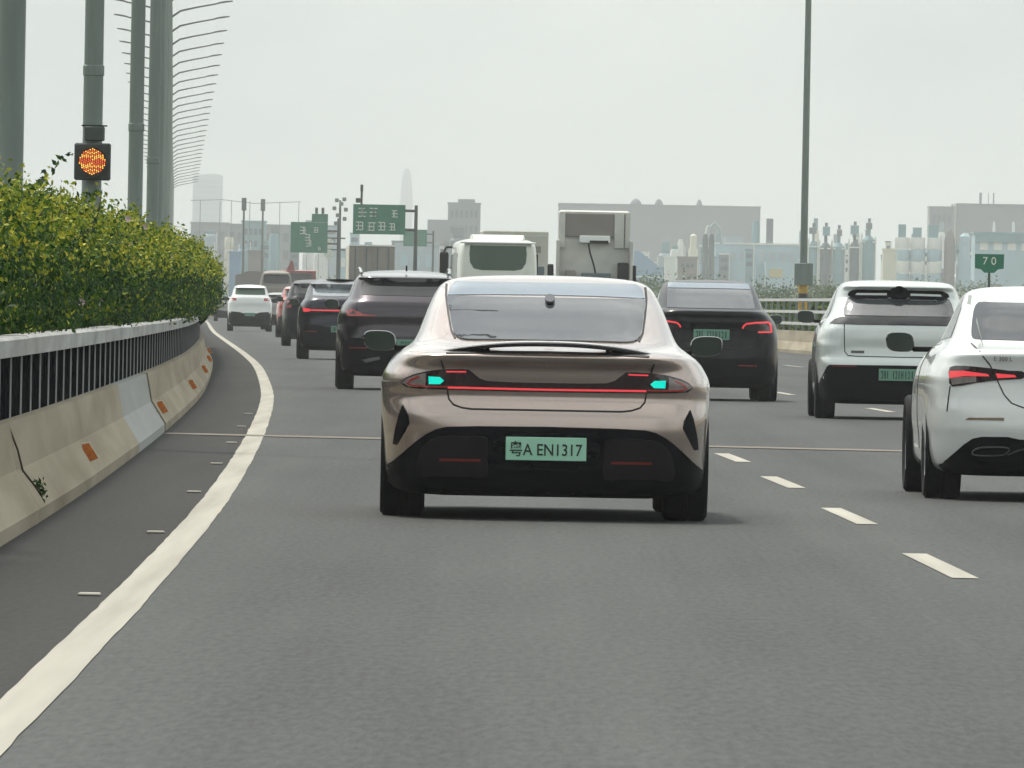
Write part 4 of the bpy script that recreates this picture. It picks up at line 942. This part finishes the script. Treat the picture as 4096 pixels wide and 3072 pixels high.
suv('hatchback', 580, -10.6, 'grey hatchback between the white SUV and the orange red hatchback', 'paint_grey', 1.7, 0.9, detail=False, plate=False, lamp=[(-.86, 1.2), (-.74, 1.2), (-.74, 1.0), (-.86, 1.0)])
suv('sedan', 900, -20.9, 'silver car far ahead between the small grey car and the white SUV', 'paint_silverwhite', 1.6, 0.9, detail=False, plate=False)
suv('sedan', 1000, -18.9, 'tiny dark car far ahead just right of the white SUV', 'paint_plum', 1.5, 0.9, detail=False, plate=False)
suv('sedan', 1150, -26.4, 'tiniest pale car at the far bend beside the hedge end', 'paint_white', 1.5, 0.9, detail=False, plate=False)
suv('minivan', 640, -11.95, 'dull brown van above the roof of the orange red hatchback', 'container_grey', 2.85, 0.98, detail=False, plate=False, lower=False, upright=0.1)

# ------------------------------------------------------------------ coach
t = thing('coach', (-0.50, 392, 0), 'white coach with a wide dark green rear window above the champagne roof', 'bus', None, heading(392))
K = [(0.30, 1.12, .12, 11.6, 9, 9), (0.45, 1.20, .05, 11.9, 10, 9), (0.9, 1.24, .02, 12, 11, 10), (1.6, 1.25, .0, 12, 11, 10), (2.3, 1.245, .04, 11.9, 11, 10), (2.8, 1.225, .09, 11.7, 11, 10), (3.08, 1.20, .12, 11.5, 10, 10), (3.22, 1.14, .18, 11.4, 9, 9), (3.31, .95, .4, 11.2, 7, 7), (3.34, .4, 1.5, 10, 6, 6)]
mb = body_stack(K, 72, 3); bv = bvh_of(mb); body = mb.build('body', 'paint_bus', t, smooth=40); cut_arches(body, (3.2, 9.2), .55, 1.25, zc=.5)
_pw = smoothpoly(sym([(-.86, 3.12), (-.885, 2.85), (-.86, 2.60), (-.74, 2.41), (-.5, 2.36)]), 3); underlay(body, _pw, 'glass_green')
patch('rear_window', _pw, 'glass_green', t, bv, off=0.006, res=0.12)
MB().box(-1.16, 1.16, .04, .35, 3.18, 3.245, .02).build('roof_ledge', 'paint_white', t)
b = MB(); secs = []
for yy, w, z0, z1 in ((.35, .80, 3.2, 3.30), (.6, .86, 3.2, 3.46), (2.6, .86, 3.2, 3.46), (3.0, .8, 3.2, 3.32)):
    secs.append([(-w, yy, z0), (-w * .93, yy, z1), (w * .93, yy, z1), (w, yy, z0)])
MB().sweep(secs).build('air_conditioner', 'paint_bus', t, smooth=30)
for s in (-1, 1):
    f = (lambda p: p) if s < 0 else mirx
    patch('tail_lamp', f([(-1.12, 1.35), (-.98, 1.35), (-.98, .85), (-1.12, .85)]), 'reflect_red', t, bv, off=0.01, res=0.15)
    MB().box(s * 1.42 - .14, s * 1.42 + .14, 11.2, 11.45, 2.0, 2.95, .05).build('mirror', 'trim_black', t)
    MB().tube([(s * 1.42, 11.3, 2.95), (s * 1.35, 11.4, 3.1), (s * 1.15, 11.5, 3.1)], .035, 8).build('mirror_arm', 'trim_black', t)
    patch('side_window', [(1.2, 1.75), (11.0, 1.75), (11.0, 2.85), (1.2, 2.85)], 'glass_green', t, bv, 'left' if s < 0 else 'right', off=0.006, res=0.4)
    MB().tube([(s * 1.0, -.02, 1.9), (s * 1.0, -.02, 2.0)], .05, 10).build('marker_lamp', 'reflect_red', t)
patch('engine_cover', [(-.8, .55), (.8, .55), (.8, 1.7), (-.8, 1.7)], 'paint_bus', t, bv, off=0.012, res=0.2)
add_wheels(t, (3.2, 9.2), 1.23, .5, .3, 'rim')

# ------------------------------------------------------------------ trucks
def truck_wheels(t, axs, half=1.22, r=.5): add_wheels(t, axs, half, r, .32, 'rim_dark')
t = thing('box_truck', (0.05, 470, 0), 'pale box truck behind the right half of the coach', 'truck', None, heading(470))
MB().box(-1.2, 1.2, 0, 6.2, 1.15, 4.05, .03).build('cargo_box', 'paint_box', t)
for s in (-1, 1): MB().box(s * .60 - .57, s * .60 + .57, -.03, -.001, 1.25, 3.9, .008).build('rear_door', 'paint_box', t)
MB().box(.72, .92, -.05, -.031, 3.25, 3.5).build('notice', 'b_brown', t); MB().box(.66, 1.06, -.05, -.031, 1.6, 2.75).build('dark_panel', 'b_dark', t)
MB().box(-1.1, 1.1, 0.1, 6, .8, 1.15).build('chassis', 'trim_black', t)
MB().box(-1.1, 1.1, 6.5, 8.3, .7, 3.3, .15).build('cab', 'paint_box', t)
truck_wheels(t, (1.5, 7.3))

t = thing('tractor_unit', (2.73, 420, 0), 'grey white truck tractor seen from behind with tall roof fairing', 'truck', None, heading(420))
MB().box(-1.2, 1.2, 3.0, 5.2, 1.1, 3.55, .06).build('cab', 'paint_cab', t)
b = MB(); secs = []
for yy, z1, w in ((3.05, 4.45, 1.18), (3.6, 4.5, 1.18), (4.6, 4.2, 1.12), (5.1, 3.7, 1.05)): secs.append([(-w, yy, 3.4), (-w, yy, z1 - .06), (-w + .06, yy, z1), (w - .06, yy, z1), (w, yy, z1 - .06), (w, yy, 3.4)])
fair = MB().sweep(secs).build('roof_fairing', 'paint_cab', t, smooth=30)
MB().box(-1.10, 1.10, 2.96, 3.049, 3.62, 4.40, .02).build('fairing_hollow', 'b_brown', fair)
for x0, x1 in ((-1.17, -.98), (.66, .98), (1.02, 1.18)): MB().box(x0, x1, 2.90, 2.955, 3.25, 4.44, .01).build('fairing_brace', 'paint_cab', fair)
MB().box(-.50, .52, 2.80, 2.96, 3.42, 3.66, .02).build('rear_lamp_panel', 'paint_white', t)
MB().box(-.16, .46, 2.76, 2.799, 3.40, 3.50, .01).build('hose_shelf', 'trim_black', t)
MB().tube([(-.2, 2.75, 3.4), (-.15, 2.7, 3.1), (-.02, 2.7, 2.7), (.05, 2.7, 2.4)], .03, 8).build('air_hose', 'trim_black', t)
MB().box(-.42, .55, 2.5, 2.95, 1.7, 2.42, .03).build('toolbox', 'b_dark', t)
MB().box(-.95, -.62, 2.5, 2.95, 2.05, 2.5, .02).build('filter_can', 'b_brown', t)
MB().box(.78, 1.14, 2.45, 2.95, 1.9, 2.78, .03).build('exhaust_stack', 'trim_black', t)
for s in (-1, 1): MB().box(s * 1.22 - .05, s * 1.22 + .05, 2.4, 3.0, 1.1, 3.5, .02).build('side_deflector', 'paint_cab', t)
MB().box(-.45, .45, -.6, 5, .75, 1.05).build('chassis', 'trim_black', t)
for s in (-1, 1): MB().box(s * 1.38 - .1, s * 1.38 + .1, 4.9, 5.1, 2.0, 2.7, .03).build('mirror', 'trim_black', t)
truck_wheels(t, (0.3, 4.3))

t = thing('container_truck', (-7.72, 690, 0), 'brown grey container truck far ahead below the wide green sign', 'truck', None, heading(690))
MB().box(-1.22, 1.22, 0, 12, 1.3, 4.38).build('container', 'container_grey', t)
for s in (-1, 1):
    dr = MB().box(s * .605 - .59, s * .605 + .59, -.05, -.001, 1.4, 4.3).build('container_door', 'container_grey', t)
    for x in (.3, .9): MB().tube([(s * x, -.08, 1.4), (s * x, -.08, 4.3)], .03, 6).build('lock_bar', 'b_dark', dr)
MB().box(-1.26, -1.222, 0, 12, 1.3, 4.38).build('side_tarpaulin', 'cream', t)
MB().box(-1.24, 1.24, -.06, 12, 4.382, 4.46).build('roof_tarpaulin', 'b_white', t)
MB().box(-.9, .9, 0, 14, .8, 1.3).build('chassis', 'trim_black', t)
MB().box(-1.2, 1.2, 12.6, 14.6, .8, 3.3, .15).build('cab', 'paint_cab', t)
truck_wheels(t, (1.2, 2.5, 13.6))

t = thing('red_truck', (-12.88, 760, 0), 'faded red truck far ahead, left of the container truck', 'truck', None, heading(760))
MB().sweep([[(-w, yy, .9), (-w, yy, z), (w, yy, z), (w, yy, .9)] for yy, w, z in ((0, 1.05, 3.15), (1.5, 1.05, 3.2), (2.2, .95, 2.6))]).build('cab', 'paint_truckred', t)
MB().box(-.8, .8, -.03, -.001, 2.2, 3.0).build('rear_window', 'glass_dark', t)
MB().sweep([[(-.75, yy, 3.1), (-.45, yy, 3.75), (-.35, yy, 3.75), (-.2, yy, 3.1)] for yy in (.4, .9)]).build('crane_arm', 'paint_truckred', t)
MB().box(-.7, .7, -4, .0, .8, 1.1).build('chassis', 'trim_black', t)
truck_wheels(t, (-2.5, 1.2), 1.1)

t = thing('tipper_truck', (-19.6, 950, 0), 'grey tipper truck faint in the haze right of the hedge', 'truck', None, heading(950))
MB().sweep([[(-w, yy, 1.2), (-w, yy, z), (-.2 * w, yy, z + .35), (w, yy, z + .3), (w, yy, 1.2)] for yy, w, z in ((0, 1.2, 3.2), (6, 1.2, 3.2))]).build('tipper_body', 'b_brown', t)
MB().box(-1.1, 1.1, 6.3, 8, .9, 3.1, .1).build('cab', 'paint_grey', t); MB().box(-.7, .7, 0, 7, .8, 1.2).build('chassis', 'trim_black', t)
truck_wheels(t, (1.2, 2.5, 7))

# ------------------------------------------------------------------ overhead signs
def glyph(b, x, z, s, seed):
    r_ = random.Random(seed); wv = s * .10
    for k in range(3): zz_ = z - s * .4 + s * .4 * k; b.box(x - s * .42, x + s * r_.uniform(.2, .42), -.08, -.062, zz_ - wv / 2, zz_ + wv / 2)
    for k in range(2): xx = x + s * r_.uniform(-.3, .3); b.box(xx - wv / 2, xx + wv / 2, -.080, -.063, z - s * .42, z + s * .42)
def sign(name, X, Y, w, z0, z1, pole_x, pole_top, label, glyphs, arms, poler=.16, cat='road sign'):
    t = thing(name, (X, Y, 0), label, cat)
    bd = MB().box(-w / 2, w / 2, -.06, 0, z0, z1).build('board', 'sign_green', t)
    MB().box(-w / 2 + .05, w / 2 - .05, .001, .08, z0 + .1, z1 - .1).build('board_frame', 'galv', t)
    for i, (gx, gz, s) in enumerate(glyphs):
        b = MB(); glyph(b, gx, gz, s, i + int(Y)); b.build('character', 'sign_white', bd)
    px_ = pole_x - X
    MB().lathe([(poler * 1.25, -.3), (poler, 3), (poler * .8, pole_top)], 12, c=(px_, .3, 0)).build('pole', 'galv_dark', t, smooth=30)
    for z in arms: MB().tube([(px_, .3, z), (-w / 2, .3, z + .05)], .09, 8).build('arm', 'galv_dark', t)
    return t
t = sign('road_sign', -8.54, 800, 3.29, 5.64, 7.51, -6.23, 7.5, 'wide green overhead road sign with pale characters and two rows', [(-1.05, 7.0, .62), (-.35, 7.02, .6), (1.0, 6.95, .5), (-1.2, 6.15, .6), (-.45, 6.12, .6), (.2, 6.15, .6), (.85, 6.12, .5)], (5.95, 7.15), .13)
MB().tube([(-1.13, .2, 7.3), (-1.13, .2, 8.6)], .07, 8).build('mast', 'galv_dark', t)
MB().box(-1.5, -1.2, .1, .3, 7.6, 7.9, .02).build('camera_box', 'galv_dark', t); MB().box(-1.22, -1.04, .1, .3, 8.3, 8.75, .02).build('camera_box', 'galv_dark', t)
t = sign('road_sign', -17.77, 1100, 3.2, 5.58, 8.22, -15.25, 8.6, 'tall green overhead road sign left of the wide one', [(-.5, 7.5, .7), (.6, 7.55, .5), (-.1, 6.9, .6), (.0, 6.4, .6), (.9, 5.95, .35)], (6.4, 7.5), .14)
MB().box(.2, 1.6, -.05, .0, 8.23, 8.95).build('upper_board', 'sign_green', t)
for x in (.6, 1.15): MB().box(x - .12, x + .12, .0, .2, 8.96, 9.5, .03).build('camera_box', 'galv_dark', t)
t = sign('road_sign', -11.73, 1500, 2.78, 8.14, 10.11, -9.6, 10, 'small faint teal sign beside the pole right of the wide sign', [], (8.6, 9.6), .14)
# monitoring mast with lamp and camera cluster
t = thing('camera_mast', (-15.2, 1105, 0), 'hazy mast with a cluster of lamps between the two green signs', 'mast')
MB().lathe([(.16, -.3), (.12, 5), (.09, 10.2)], 10).build('pole', 'galv_dark', t, smooth=30)
for i, (x, z) in enumerate([(-.3, 10.2), (.35, 10.3), (-.5, 9.5), (.5, 9.4), (.1, 9.9), (-.2, 8.9), (.4, 8.6), (-.35, 8.2)]):
    MB().box(x - .17, x + .17, -.2, .2, z - .17, z + .17, .05).build('lamp_unit', 'galv', t)
for z in (5.9, 6.9): MB().box(-1.3, .5, -.05, .05, z - .06, z + .06).build('cross_arm', 'galv_dark', t)
for x, z in ((-.9, 5.5), (-.9, 6.45)): MB().lathe([(.42, -.02), (.42, .02)], 20, axis='Y', c=(x, -.08, z)).build('round_sign', 'sign_white', t)
for X, Y, h, nm in ((-34.1, 1600, 14.3, 'left of the two thin dark poles above the hazy teal building'), (-33.7, 1700, 15.0, 'right of the two thin dark poles above the hazy teal building')):
    t = thing('camera_mast', (X, Y, 0), nm, 'mast')
    MB().lathe([(.2, -.3), (.14, 8), (.12, h)], 10).build('pole', 'galv_dark', t, smooth=30); MB().box(-.3, .3, -.3, .3, h - 1.6, h, .05).build('lamp_unit', 'galv_dark', t)
# overhead line on thin posts
t = thing('gantry', (-47, 2000, 0), 'thin overhead gantry of posts and a top bar in front of the pale slab tower', 'gantry')
for x in (-2.5, .6, 2.4, 5.3, 10, 13): MB().tube([(x, 0, -.3), (x, 0, 17.0)], .05, 6).build('post', 'galv', t)
MB().tube([(-4, 0, 17.0), (1, 0, 17.2), (6, 0, 16.7), (13.3, 0, 17.1)], .055, 6).build('top_bar', 'galv', t)

# ------------------------------------------------------------------ far buildings
def windows(t, x0, x1, z0, z1, nx, nz, yv, m='b_glass', fx=.6, fz=.5):
    me = MB().box(-(x1 - x0) / nx * fx / 2, (x1 - x0) / nx * fx / 2, -.05, .05, -(z1 - z0) / nz * fz / 2, (z1 - z0) / nz * fz / 2).build('window', m, t)
    first = True
    for i in range(nx):
        for j in range(nz):
            p = (x0 + (i + .5) * (x1 - x0) / nx, yv, z0 + (j + .5) * (z1 - z0) / nz)
            if first: me.location = p; first = False
            else: share('window', me.data, t, p)
def block(name, X, Y, w, h, d, m, label, cat='building', win=None, roofm=None, extra=None):
    t = thing(name, (X, Y, 0), label, cat)
    MB().box(-w / 2, w / 2, 0, d, -.4, h).build('wall', m, t)
    MB().box(-w / 2 - .15, w / 2 + .15, -.15, d + .15, h, h + .35).build('roof', roofm or m, t)
    if win: windows(t, -w / 2 + .4, w / 2 - .4, win[2], h - .6, win[0], win[1], -.055, win[3] if len(win) > 3 else 'b_glass')
    return t
# rounded tower
b = MB(); secs = []
for z, r_ in ((0, 3.7), (30, 3.9), (58, 4.5), (78, 4.85), (90, 4.5), (98, 3.8), (103, 3.1), (106, 2.3), (108, 1.0)): secs.append((r_, z))
t = thing('skyscraper', (-85.6, 10000, 0), 'slender pale tower with a rounded tip fading into the haze', 'skyscraper')
b.lathe(secs, 24).build('shaft', 'b_slate', t, smooth=30)
for k in range(12):
    a = 2 * math.pi * k / 12; q = [((r_ + .12) * math.cos(a), (r_ + .12) * math.sin(a), z) for r_, z in secs]
    MB().tube(q, .16, 5).build('fin', 'b_pale', t)
t = thing('skyscraper', (-169.4, 7000, 0), 'pale blue slab tower with a gently curved top at left', 'skyscraper')
pr = [(-8.1, -.4), (8.1, -.4), (8.1, 70.2)] + [(8.1 - 16.2 * k / 8, 70.2 + .9 * math.sin(math.pi * min(1, (k + 1.2) / 8))) for k in range(1, 8)] + [(-8.1, 69.5)]
MB().prism(pr, 0, 12).build('wall', 'b_pale', t)
for k in range(22): MB().box(-8.0, 8.0, -.12, -.001, 3 + k * 3.0, 4.6 + k * 3.0).build('window_band', 'b_band', t)
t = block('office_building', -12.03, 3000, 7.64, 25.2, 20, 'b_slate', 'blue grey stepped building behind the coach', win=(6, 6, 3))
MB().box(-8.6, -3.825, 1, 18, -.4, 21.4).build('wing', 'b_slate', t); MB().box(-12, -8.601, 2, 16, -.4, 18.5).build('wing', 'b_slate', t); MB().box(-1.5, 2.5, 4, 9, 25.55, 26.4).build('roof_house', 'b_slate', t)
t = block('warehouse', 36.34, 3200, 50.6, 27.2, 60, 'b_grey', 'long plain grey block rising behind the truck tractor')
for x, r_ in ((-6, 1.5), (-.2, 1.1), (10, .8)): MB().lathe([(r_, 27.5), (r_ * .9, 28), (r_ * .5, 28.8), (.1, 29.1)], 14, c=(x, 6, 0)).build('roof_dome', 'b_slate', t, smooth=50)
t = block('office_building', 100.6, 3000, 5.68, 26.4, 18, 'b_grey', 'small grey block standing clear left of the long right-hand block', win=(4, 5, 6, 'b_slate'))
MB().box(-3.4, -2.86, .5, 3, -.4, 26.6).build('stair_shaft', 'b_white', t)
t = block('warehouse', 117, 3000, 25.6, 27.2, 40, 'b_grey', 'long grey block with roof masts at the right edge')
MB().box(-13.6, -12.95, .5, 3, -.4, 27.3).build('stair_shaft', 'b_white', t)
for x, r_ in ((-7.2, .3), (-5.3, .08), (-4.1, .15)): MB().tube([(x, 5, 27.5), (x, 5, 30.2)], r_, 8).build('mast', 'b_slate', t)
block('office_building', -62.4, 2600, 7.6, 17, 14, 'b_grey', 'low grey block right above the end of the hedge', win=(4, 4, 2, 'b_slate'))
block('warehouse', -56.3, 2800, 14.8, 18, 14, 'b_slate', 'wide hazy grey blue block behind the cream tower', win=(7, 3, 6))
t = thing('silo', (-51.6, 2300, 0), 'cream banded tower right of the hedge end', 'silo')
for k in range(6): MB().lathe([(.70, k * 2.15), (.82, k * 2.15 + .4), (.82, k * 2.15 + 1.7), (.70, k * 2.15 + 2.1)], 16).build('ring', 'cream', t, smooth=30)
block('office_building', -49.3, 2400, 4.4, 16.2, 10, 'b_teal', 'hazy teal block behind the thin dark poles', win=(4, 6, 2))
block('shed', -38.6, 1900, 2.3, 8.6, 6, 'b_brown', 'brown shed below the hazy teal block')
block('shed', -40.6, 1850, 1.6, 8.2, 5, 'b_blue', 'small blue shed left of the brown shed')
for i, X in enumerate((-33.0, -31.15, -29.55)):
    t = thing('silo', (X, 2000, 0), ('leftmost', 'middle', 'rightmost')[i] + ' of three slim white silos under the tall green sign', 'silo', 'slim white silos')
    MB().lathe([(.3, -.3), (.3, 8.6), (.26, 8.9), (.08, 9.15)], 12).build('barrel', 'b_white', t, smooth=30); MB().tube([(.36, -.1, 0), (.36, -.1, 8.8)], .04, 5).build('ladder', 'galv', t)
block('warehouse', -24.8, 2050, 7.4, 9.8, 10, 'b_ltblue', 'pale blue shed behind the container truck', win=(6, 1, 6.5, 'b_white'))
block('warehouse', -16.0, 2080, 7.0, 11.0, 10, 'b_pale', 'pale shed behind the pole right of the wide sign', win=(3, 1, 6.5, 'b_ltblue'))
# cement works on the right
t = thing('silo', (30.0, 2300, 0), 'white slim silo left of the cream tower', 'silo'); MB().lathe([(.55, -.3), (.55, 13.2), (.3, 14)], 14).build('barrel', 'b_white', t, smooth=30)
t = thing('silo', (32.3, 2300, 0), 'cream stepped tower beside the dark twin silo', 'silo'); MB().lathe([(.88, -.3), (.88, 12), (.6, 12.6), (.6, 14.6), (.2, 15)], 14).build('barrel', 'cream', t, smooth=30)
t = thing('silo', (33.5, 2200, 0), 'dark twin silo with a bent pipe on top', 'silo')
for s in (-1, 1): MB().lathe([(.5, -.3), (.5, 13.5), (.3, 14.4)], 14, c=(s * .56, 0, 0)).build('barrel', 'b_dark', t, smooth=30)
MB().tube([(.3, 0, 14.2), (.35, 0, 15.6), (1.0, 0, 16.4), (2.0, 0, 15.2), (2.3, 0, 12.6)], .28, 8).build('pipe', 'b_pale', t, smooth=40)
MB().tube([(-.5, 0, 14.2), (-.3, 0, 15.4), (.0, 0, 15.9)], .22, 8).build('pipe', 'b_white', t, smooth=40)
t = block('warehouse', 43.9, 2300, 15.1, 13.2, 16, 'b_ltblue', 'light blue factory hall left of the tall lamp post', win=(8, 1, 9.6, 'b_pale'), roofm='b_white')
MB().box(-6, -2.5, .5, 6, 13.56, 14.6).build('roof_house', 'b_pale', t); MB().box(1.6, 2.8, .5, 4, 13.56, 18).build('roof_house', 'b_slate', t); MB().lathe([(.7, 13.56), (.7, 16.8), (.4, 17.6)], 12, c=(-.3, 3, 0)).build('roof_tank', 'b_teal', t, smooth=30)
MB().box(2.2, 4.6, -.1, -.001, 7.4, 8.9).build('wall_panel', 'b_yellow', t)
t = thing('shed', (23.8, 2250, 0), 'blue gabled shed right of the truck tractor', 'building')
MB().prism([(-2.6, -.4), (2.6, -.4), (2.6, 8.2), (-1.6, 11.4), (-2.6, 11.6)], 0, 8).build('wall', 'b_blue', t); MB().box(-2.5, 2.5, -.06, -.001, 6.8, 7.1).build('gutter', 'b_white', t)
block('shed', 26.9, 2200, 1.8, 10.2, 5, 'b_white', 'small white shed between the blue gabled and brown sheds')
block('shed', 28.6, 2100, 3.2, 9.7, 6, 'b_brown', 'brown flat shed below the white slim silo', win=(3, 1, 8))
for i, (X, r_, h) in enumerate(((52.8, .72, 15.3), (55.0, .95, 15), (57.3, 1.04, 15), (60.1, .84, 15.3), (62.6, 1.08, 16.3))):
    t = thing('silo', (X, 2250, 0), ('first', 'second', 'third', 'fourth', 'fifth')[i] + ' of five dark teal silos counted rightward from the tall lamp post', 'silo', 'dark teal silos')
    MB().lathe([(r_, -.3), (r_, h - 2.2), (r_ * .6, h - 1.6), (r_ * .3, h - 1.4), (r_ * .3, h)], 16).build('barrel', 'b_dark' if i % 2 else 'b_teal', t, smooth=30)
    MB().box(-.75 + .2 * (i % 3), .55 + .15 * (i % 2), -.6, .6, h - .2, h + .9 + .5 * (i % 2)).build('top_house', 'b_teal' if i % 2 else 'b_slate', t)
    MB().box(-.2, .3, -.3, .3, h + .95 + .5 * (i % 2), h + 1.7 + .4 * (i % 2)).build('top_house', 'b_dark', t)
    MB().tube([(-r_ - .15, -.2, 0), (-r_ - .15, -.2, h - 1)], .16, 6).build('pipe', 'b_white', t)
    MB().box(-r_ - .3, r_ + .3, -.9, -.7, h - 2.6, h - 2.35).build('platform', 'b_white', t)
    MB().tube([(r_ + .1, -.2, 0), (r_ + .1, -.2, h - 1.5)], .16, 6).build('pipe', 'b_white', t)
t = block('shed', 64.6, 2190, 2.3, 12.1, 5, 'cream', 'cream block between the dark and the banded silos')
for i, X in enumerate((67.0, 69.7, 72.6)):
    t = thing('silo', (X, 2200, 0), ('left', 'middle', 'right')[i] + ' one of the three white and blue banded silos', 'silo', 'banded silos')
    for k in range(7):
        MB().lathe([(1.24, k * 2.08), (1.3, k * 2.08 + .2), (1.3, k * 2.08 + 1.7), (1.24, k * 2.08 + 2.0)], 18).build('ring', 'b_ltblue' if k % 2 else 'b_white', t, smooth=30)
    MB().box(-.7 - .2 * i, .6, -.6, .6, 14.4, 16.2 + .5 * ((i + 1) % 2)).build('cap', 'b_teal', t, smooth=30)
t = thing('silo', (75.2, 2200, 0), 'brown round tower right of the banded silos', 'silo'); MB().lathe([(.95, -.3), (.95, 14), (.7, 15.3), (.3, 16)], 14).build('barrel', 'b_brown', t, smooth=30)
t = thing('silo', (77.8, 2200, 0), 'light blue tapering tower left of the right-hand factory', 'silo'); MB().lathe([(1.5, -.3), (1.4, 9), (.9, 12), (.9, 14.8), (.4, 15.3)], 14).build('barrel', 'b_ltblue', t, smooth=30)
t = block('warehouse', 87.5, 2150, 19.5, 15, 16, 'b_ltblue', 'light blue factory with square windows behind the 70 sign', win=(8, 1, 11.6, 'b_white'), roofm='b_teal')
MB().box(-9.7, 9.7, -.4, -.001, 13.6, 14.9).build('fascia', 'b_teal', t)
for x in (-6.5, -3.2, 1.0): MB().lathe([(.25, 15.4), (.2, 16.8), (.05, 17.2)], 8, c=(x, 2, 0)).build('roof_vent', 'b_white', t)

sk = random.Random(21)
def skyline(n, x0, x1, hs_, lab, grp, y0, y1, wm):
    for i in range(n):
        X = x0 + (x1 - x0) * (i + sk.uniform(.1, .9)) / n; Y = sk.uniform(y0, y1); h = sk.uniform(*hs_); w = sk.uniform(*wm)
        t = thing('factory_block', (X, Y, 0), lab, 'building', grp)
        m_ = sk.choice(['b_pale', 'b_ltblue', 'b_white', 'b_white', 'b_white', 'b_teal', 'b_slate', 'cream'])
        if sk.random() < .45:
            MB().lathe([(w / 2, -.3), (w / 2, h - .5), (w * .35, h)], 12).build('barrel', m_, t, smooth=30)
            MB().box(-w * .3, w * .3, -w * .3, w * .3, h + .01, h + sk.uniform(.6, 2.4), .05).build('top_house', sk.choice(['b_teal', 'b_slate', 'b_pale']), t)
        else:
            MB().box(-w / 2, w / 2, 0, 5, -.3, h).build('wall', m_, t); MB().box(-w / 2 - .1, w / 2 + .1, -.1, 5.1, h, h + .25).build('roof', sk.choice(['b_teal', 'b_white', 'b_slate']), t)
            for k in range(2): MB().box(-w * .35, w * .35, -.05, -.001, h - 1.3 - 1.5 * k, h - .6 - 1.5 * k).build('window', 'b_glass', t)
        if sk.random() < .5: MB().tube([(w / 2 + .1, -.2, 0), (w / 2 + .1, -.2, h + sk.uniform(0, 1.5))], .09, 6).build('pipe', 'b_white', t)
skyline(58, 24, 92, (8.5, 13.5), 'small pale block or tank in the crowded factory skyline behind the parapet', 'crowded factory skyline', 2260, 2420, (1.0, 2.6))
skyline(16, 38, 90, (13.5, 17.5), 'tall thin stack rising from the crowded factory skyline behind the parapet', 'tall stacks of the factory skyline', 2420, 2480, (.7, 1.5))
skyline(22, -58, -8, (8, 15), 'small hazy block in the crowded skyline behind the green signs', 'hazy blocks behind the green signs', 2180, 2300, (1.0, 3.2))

# ------------------------------------------------------------------ far vegetation
def bank(name, pts, h, label, n, leaf, seed):
    """a low earth bank with shrubs all over it; pts: (x, y) along its crest"""
    r = np.random.default_rng(seed); V = []; F = []; m = 9
    pts = np.array(pts, float); seg = np.linspace(0, 1, 60); cum = np.r_[0, np.cumsum(np.linalg.norm(np.diff(pts, axis=0), axis=1))]; cum /= cum[-1]
    cx, cy_ = np.interp(seg, cum, pts[:, 0]), np.interp(seg, cum, pts[:, 1])
    for i in range(60):
        for j in range(m):
            a = j / (m - 1); z = h * 0.72 * math.sin(math.pi * a) * (0.8 + 0.25 * math.sin(i * .9) * math.cos(i * .37)) - .4
            V.append((cx[i], cy_[i] + (a - .5) * h * 8, z))
    for i in range(59):
        for j in range(m - 1): F.append((i * m + j, (i + 1) * m + j, (i + 1) * m + j + 1, i * m + j + 1))
    b = MB().add(V, F).build('hill', 'grass_ground', smooth=60); tag(b, label + ' (earth)', None, None, 'structure')
    i = r.integers(0, 59, n); a = r.random(n) * .75
    px_ = cx[i] + (cx[i + 1] - cx[i]) * r.random(n); hh = 0.8 + .25 * np.sin(i * .9) * np.cos(i * .37)
    cl = 0.25 * np.sin(px_ * 2.1 / h * 3) * np.cos(px_ * 1.3) + 0.1
    pz = h * .72 * np.sin(math.pi * a) * hh - .4 + np.abs(r.normal(size=n)) * h * (.13 + .10 * cl); py = cy_[i] + (a - .5) * h * 8
    tint = np.clip(.45 + .25 * np.sin(px_ * .9 / h * 4) + r.normal(size=n) * .2, 0, 1)
    me_ = leaf_mesh('vegetation', np.stack([px_, py, pz], 1), r.uniform(.6, 1.3, n) * leaf, tint, 'far_leaf', aspect=1.5)
    o = link('vegetation', me_, None); tag(o, label, None, None, 'stuff')
bank('b', [(1.5, 760), (20, 800), (55, 840)], 3.4, 'hazy green bank of shrubs beyond the right parapet', 34000, .17, 1)
bank('b', [(10, 1150), (40, 1200), (80, 1250)], 5.0, 'second hazy green bank before the factory halls', 20000, .28, 2)
bank('b', [(-95, 2120), (-30, 2120), (30, 2000), (110, 2000)], 7.0, 'far green belt across the end of the highway', 18000, .6, 3)
bank('b', [(-19, 1250), (0, 1230), (14, 1180)], 3.4, 'hazy green verge right of the far lanes', 9000, .3, 4)

n = 22000; yy = rng.uniform(330, 560, n); hgt = 1.35 + 0.35 * np.sin(yy * .35) * np.cos(yy * .11)
pz = hgt * (1 - rng.random(n) ** 1.6 * .95); px_ = _L(yy) + 18.9 + rng.normal(size=n) * .45
o = link('shrubbery', leaf_mesh('shrubbery', np.stack([px_, yy, pz], 1), rng.uniform(.10, .2, n), np.clip(rng.normal(.3, .2, n), 0, 1), 'hedge_leaf', aspect=1.6), None)
tag(o, 'dark green shrubs seen through the parapet rails', None, None, 'stuff')

# ------------------------------------------------------------------ air
hz = MB().box(-3000, 3000, -400, 13000, -1.6, 125).build('haze', None); tag(hz, 'thin pale haze over the whole highway', None, None, 'stuff')
m = bpy.data.materials.new('haze_air'); m.use_nodes = True; t_ = m.node_tree; t_.nodes.clear()
pv = t_.nodes.new('ShaderNodeVolumePrincipled'); pv.inputs['Color'].default_value = (0.93, 0.97, 0.96, 1); pv.inputs['Density'].default_value = 0.00017; pv.inputs['Anisotropy'].default_value = 0.2
mo = t_.nodes.new('ShaderNodeOutputMaterial'); t_.links.new(pv.outputs['Volume'], mo.inputs['Volume']); hz.data.materials.append(m)
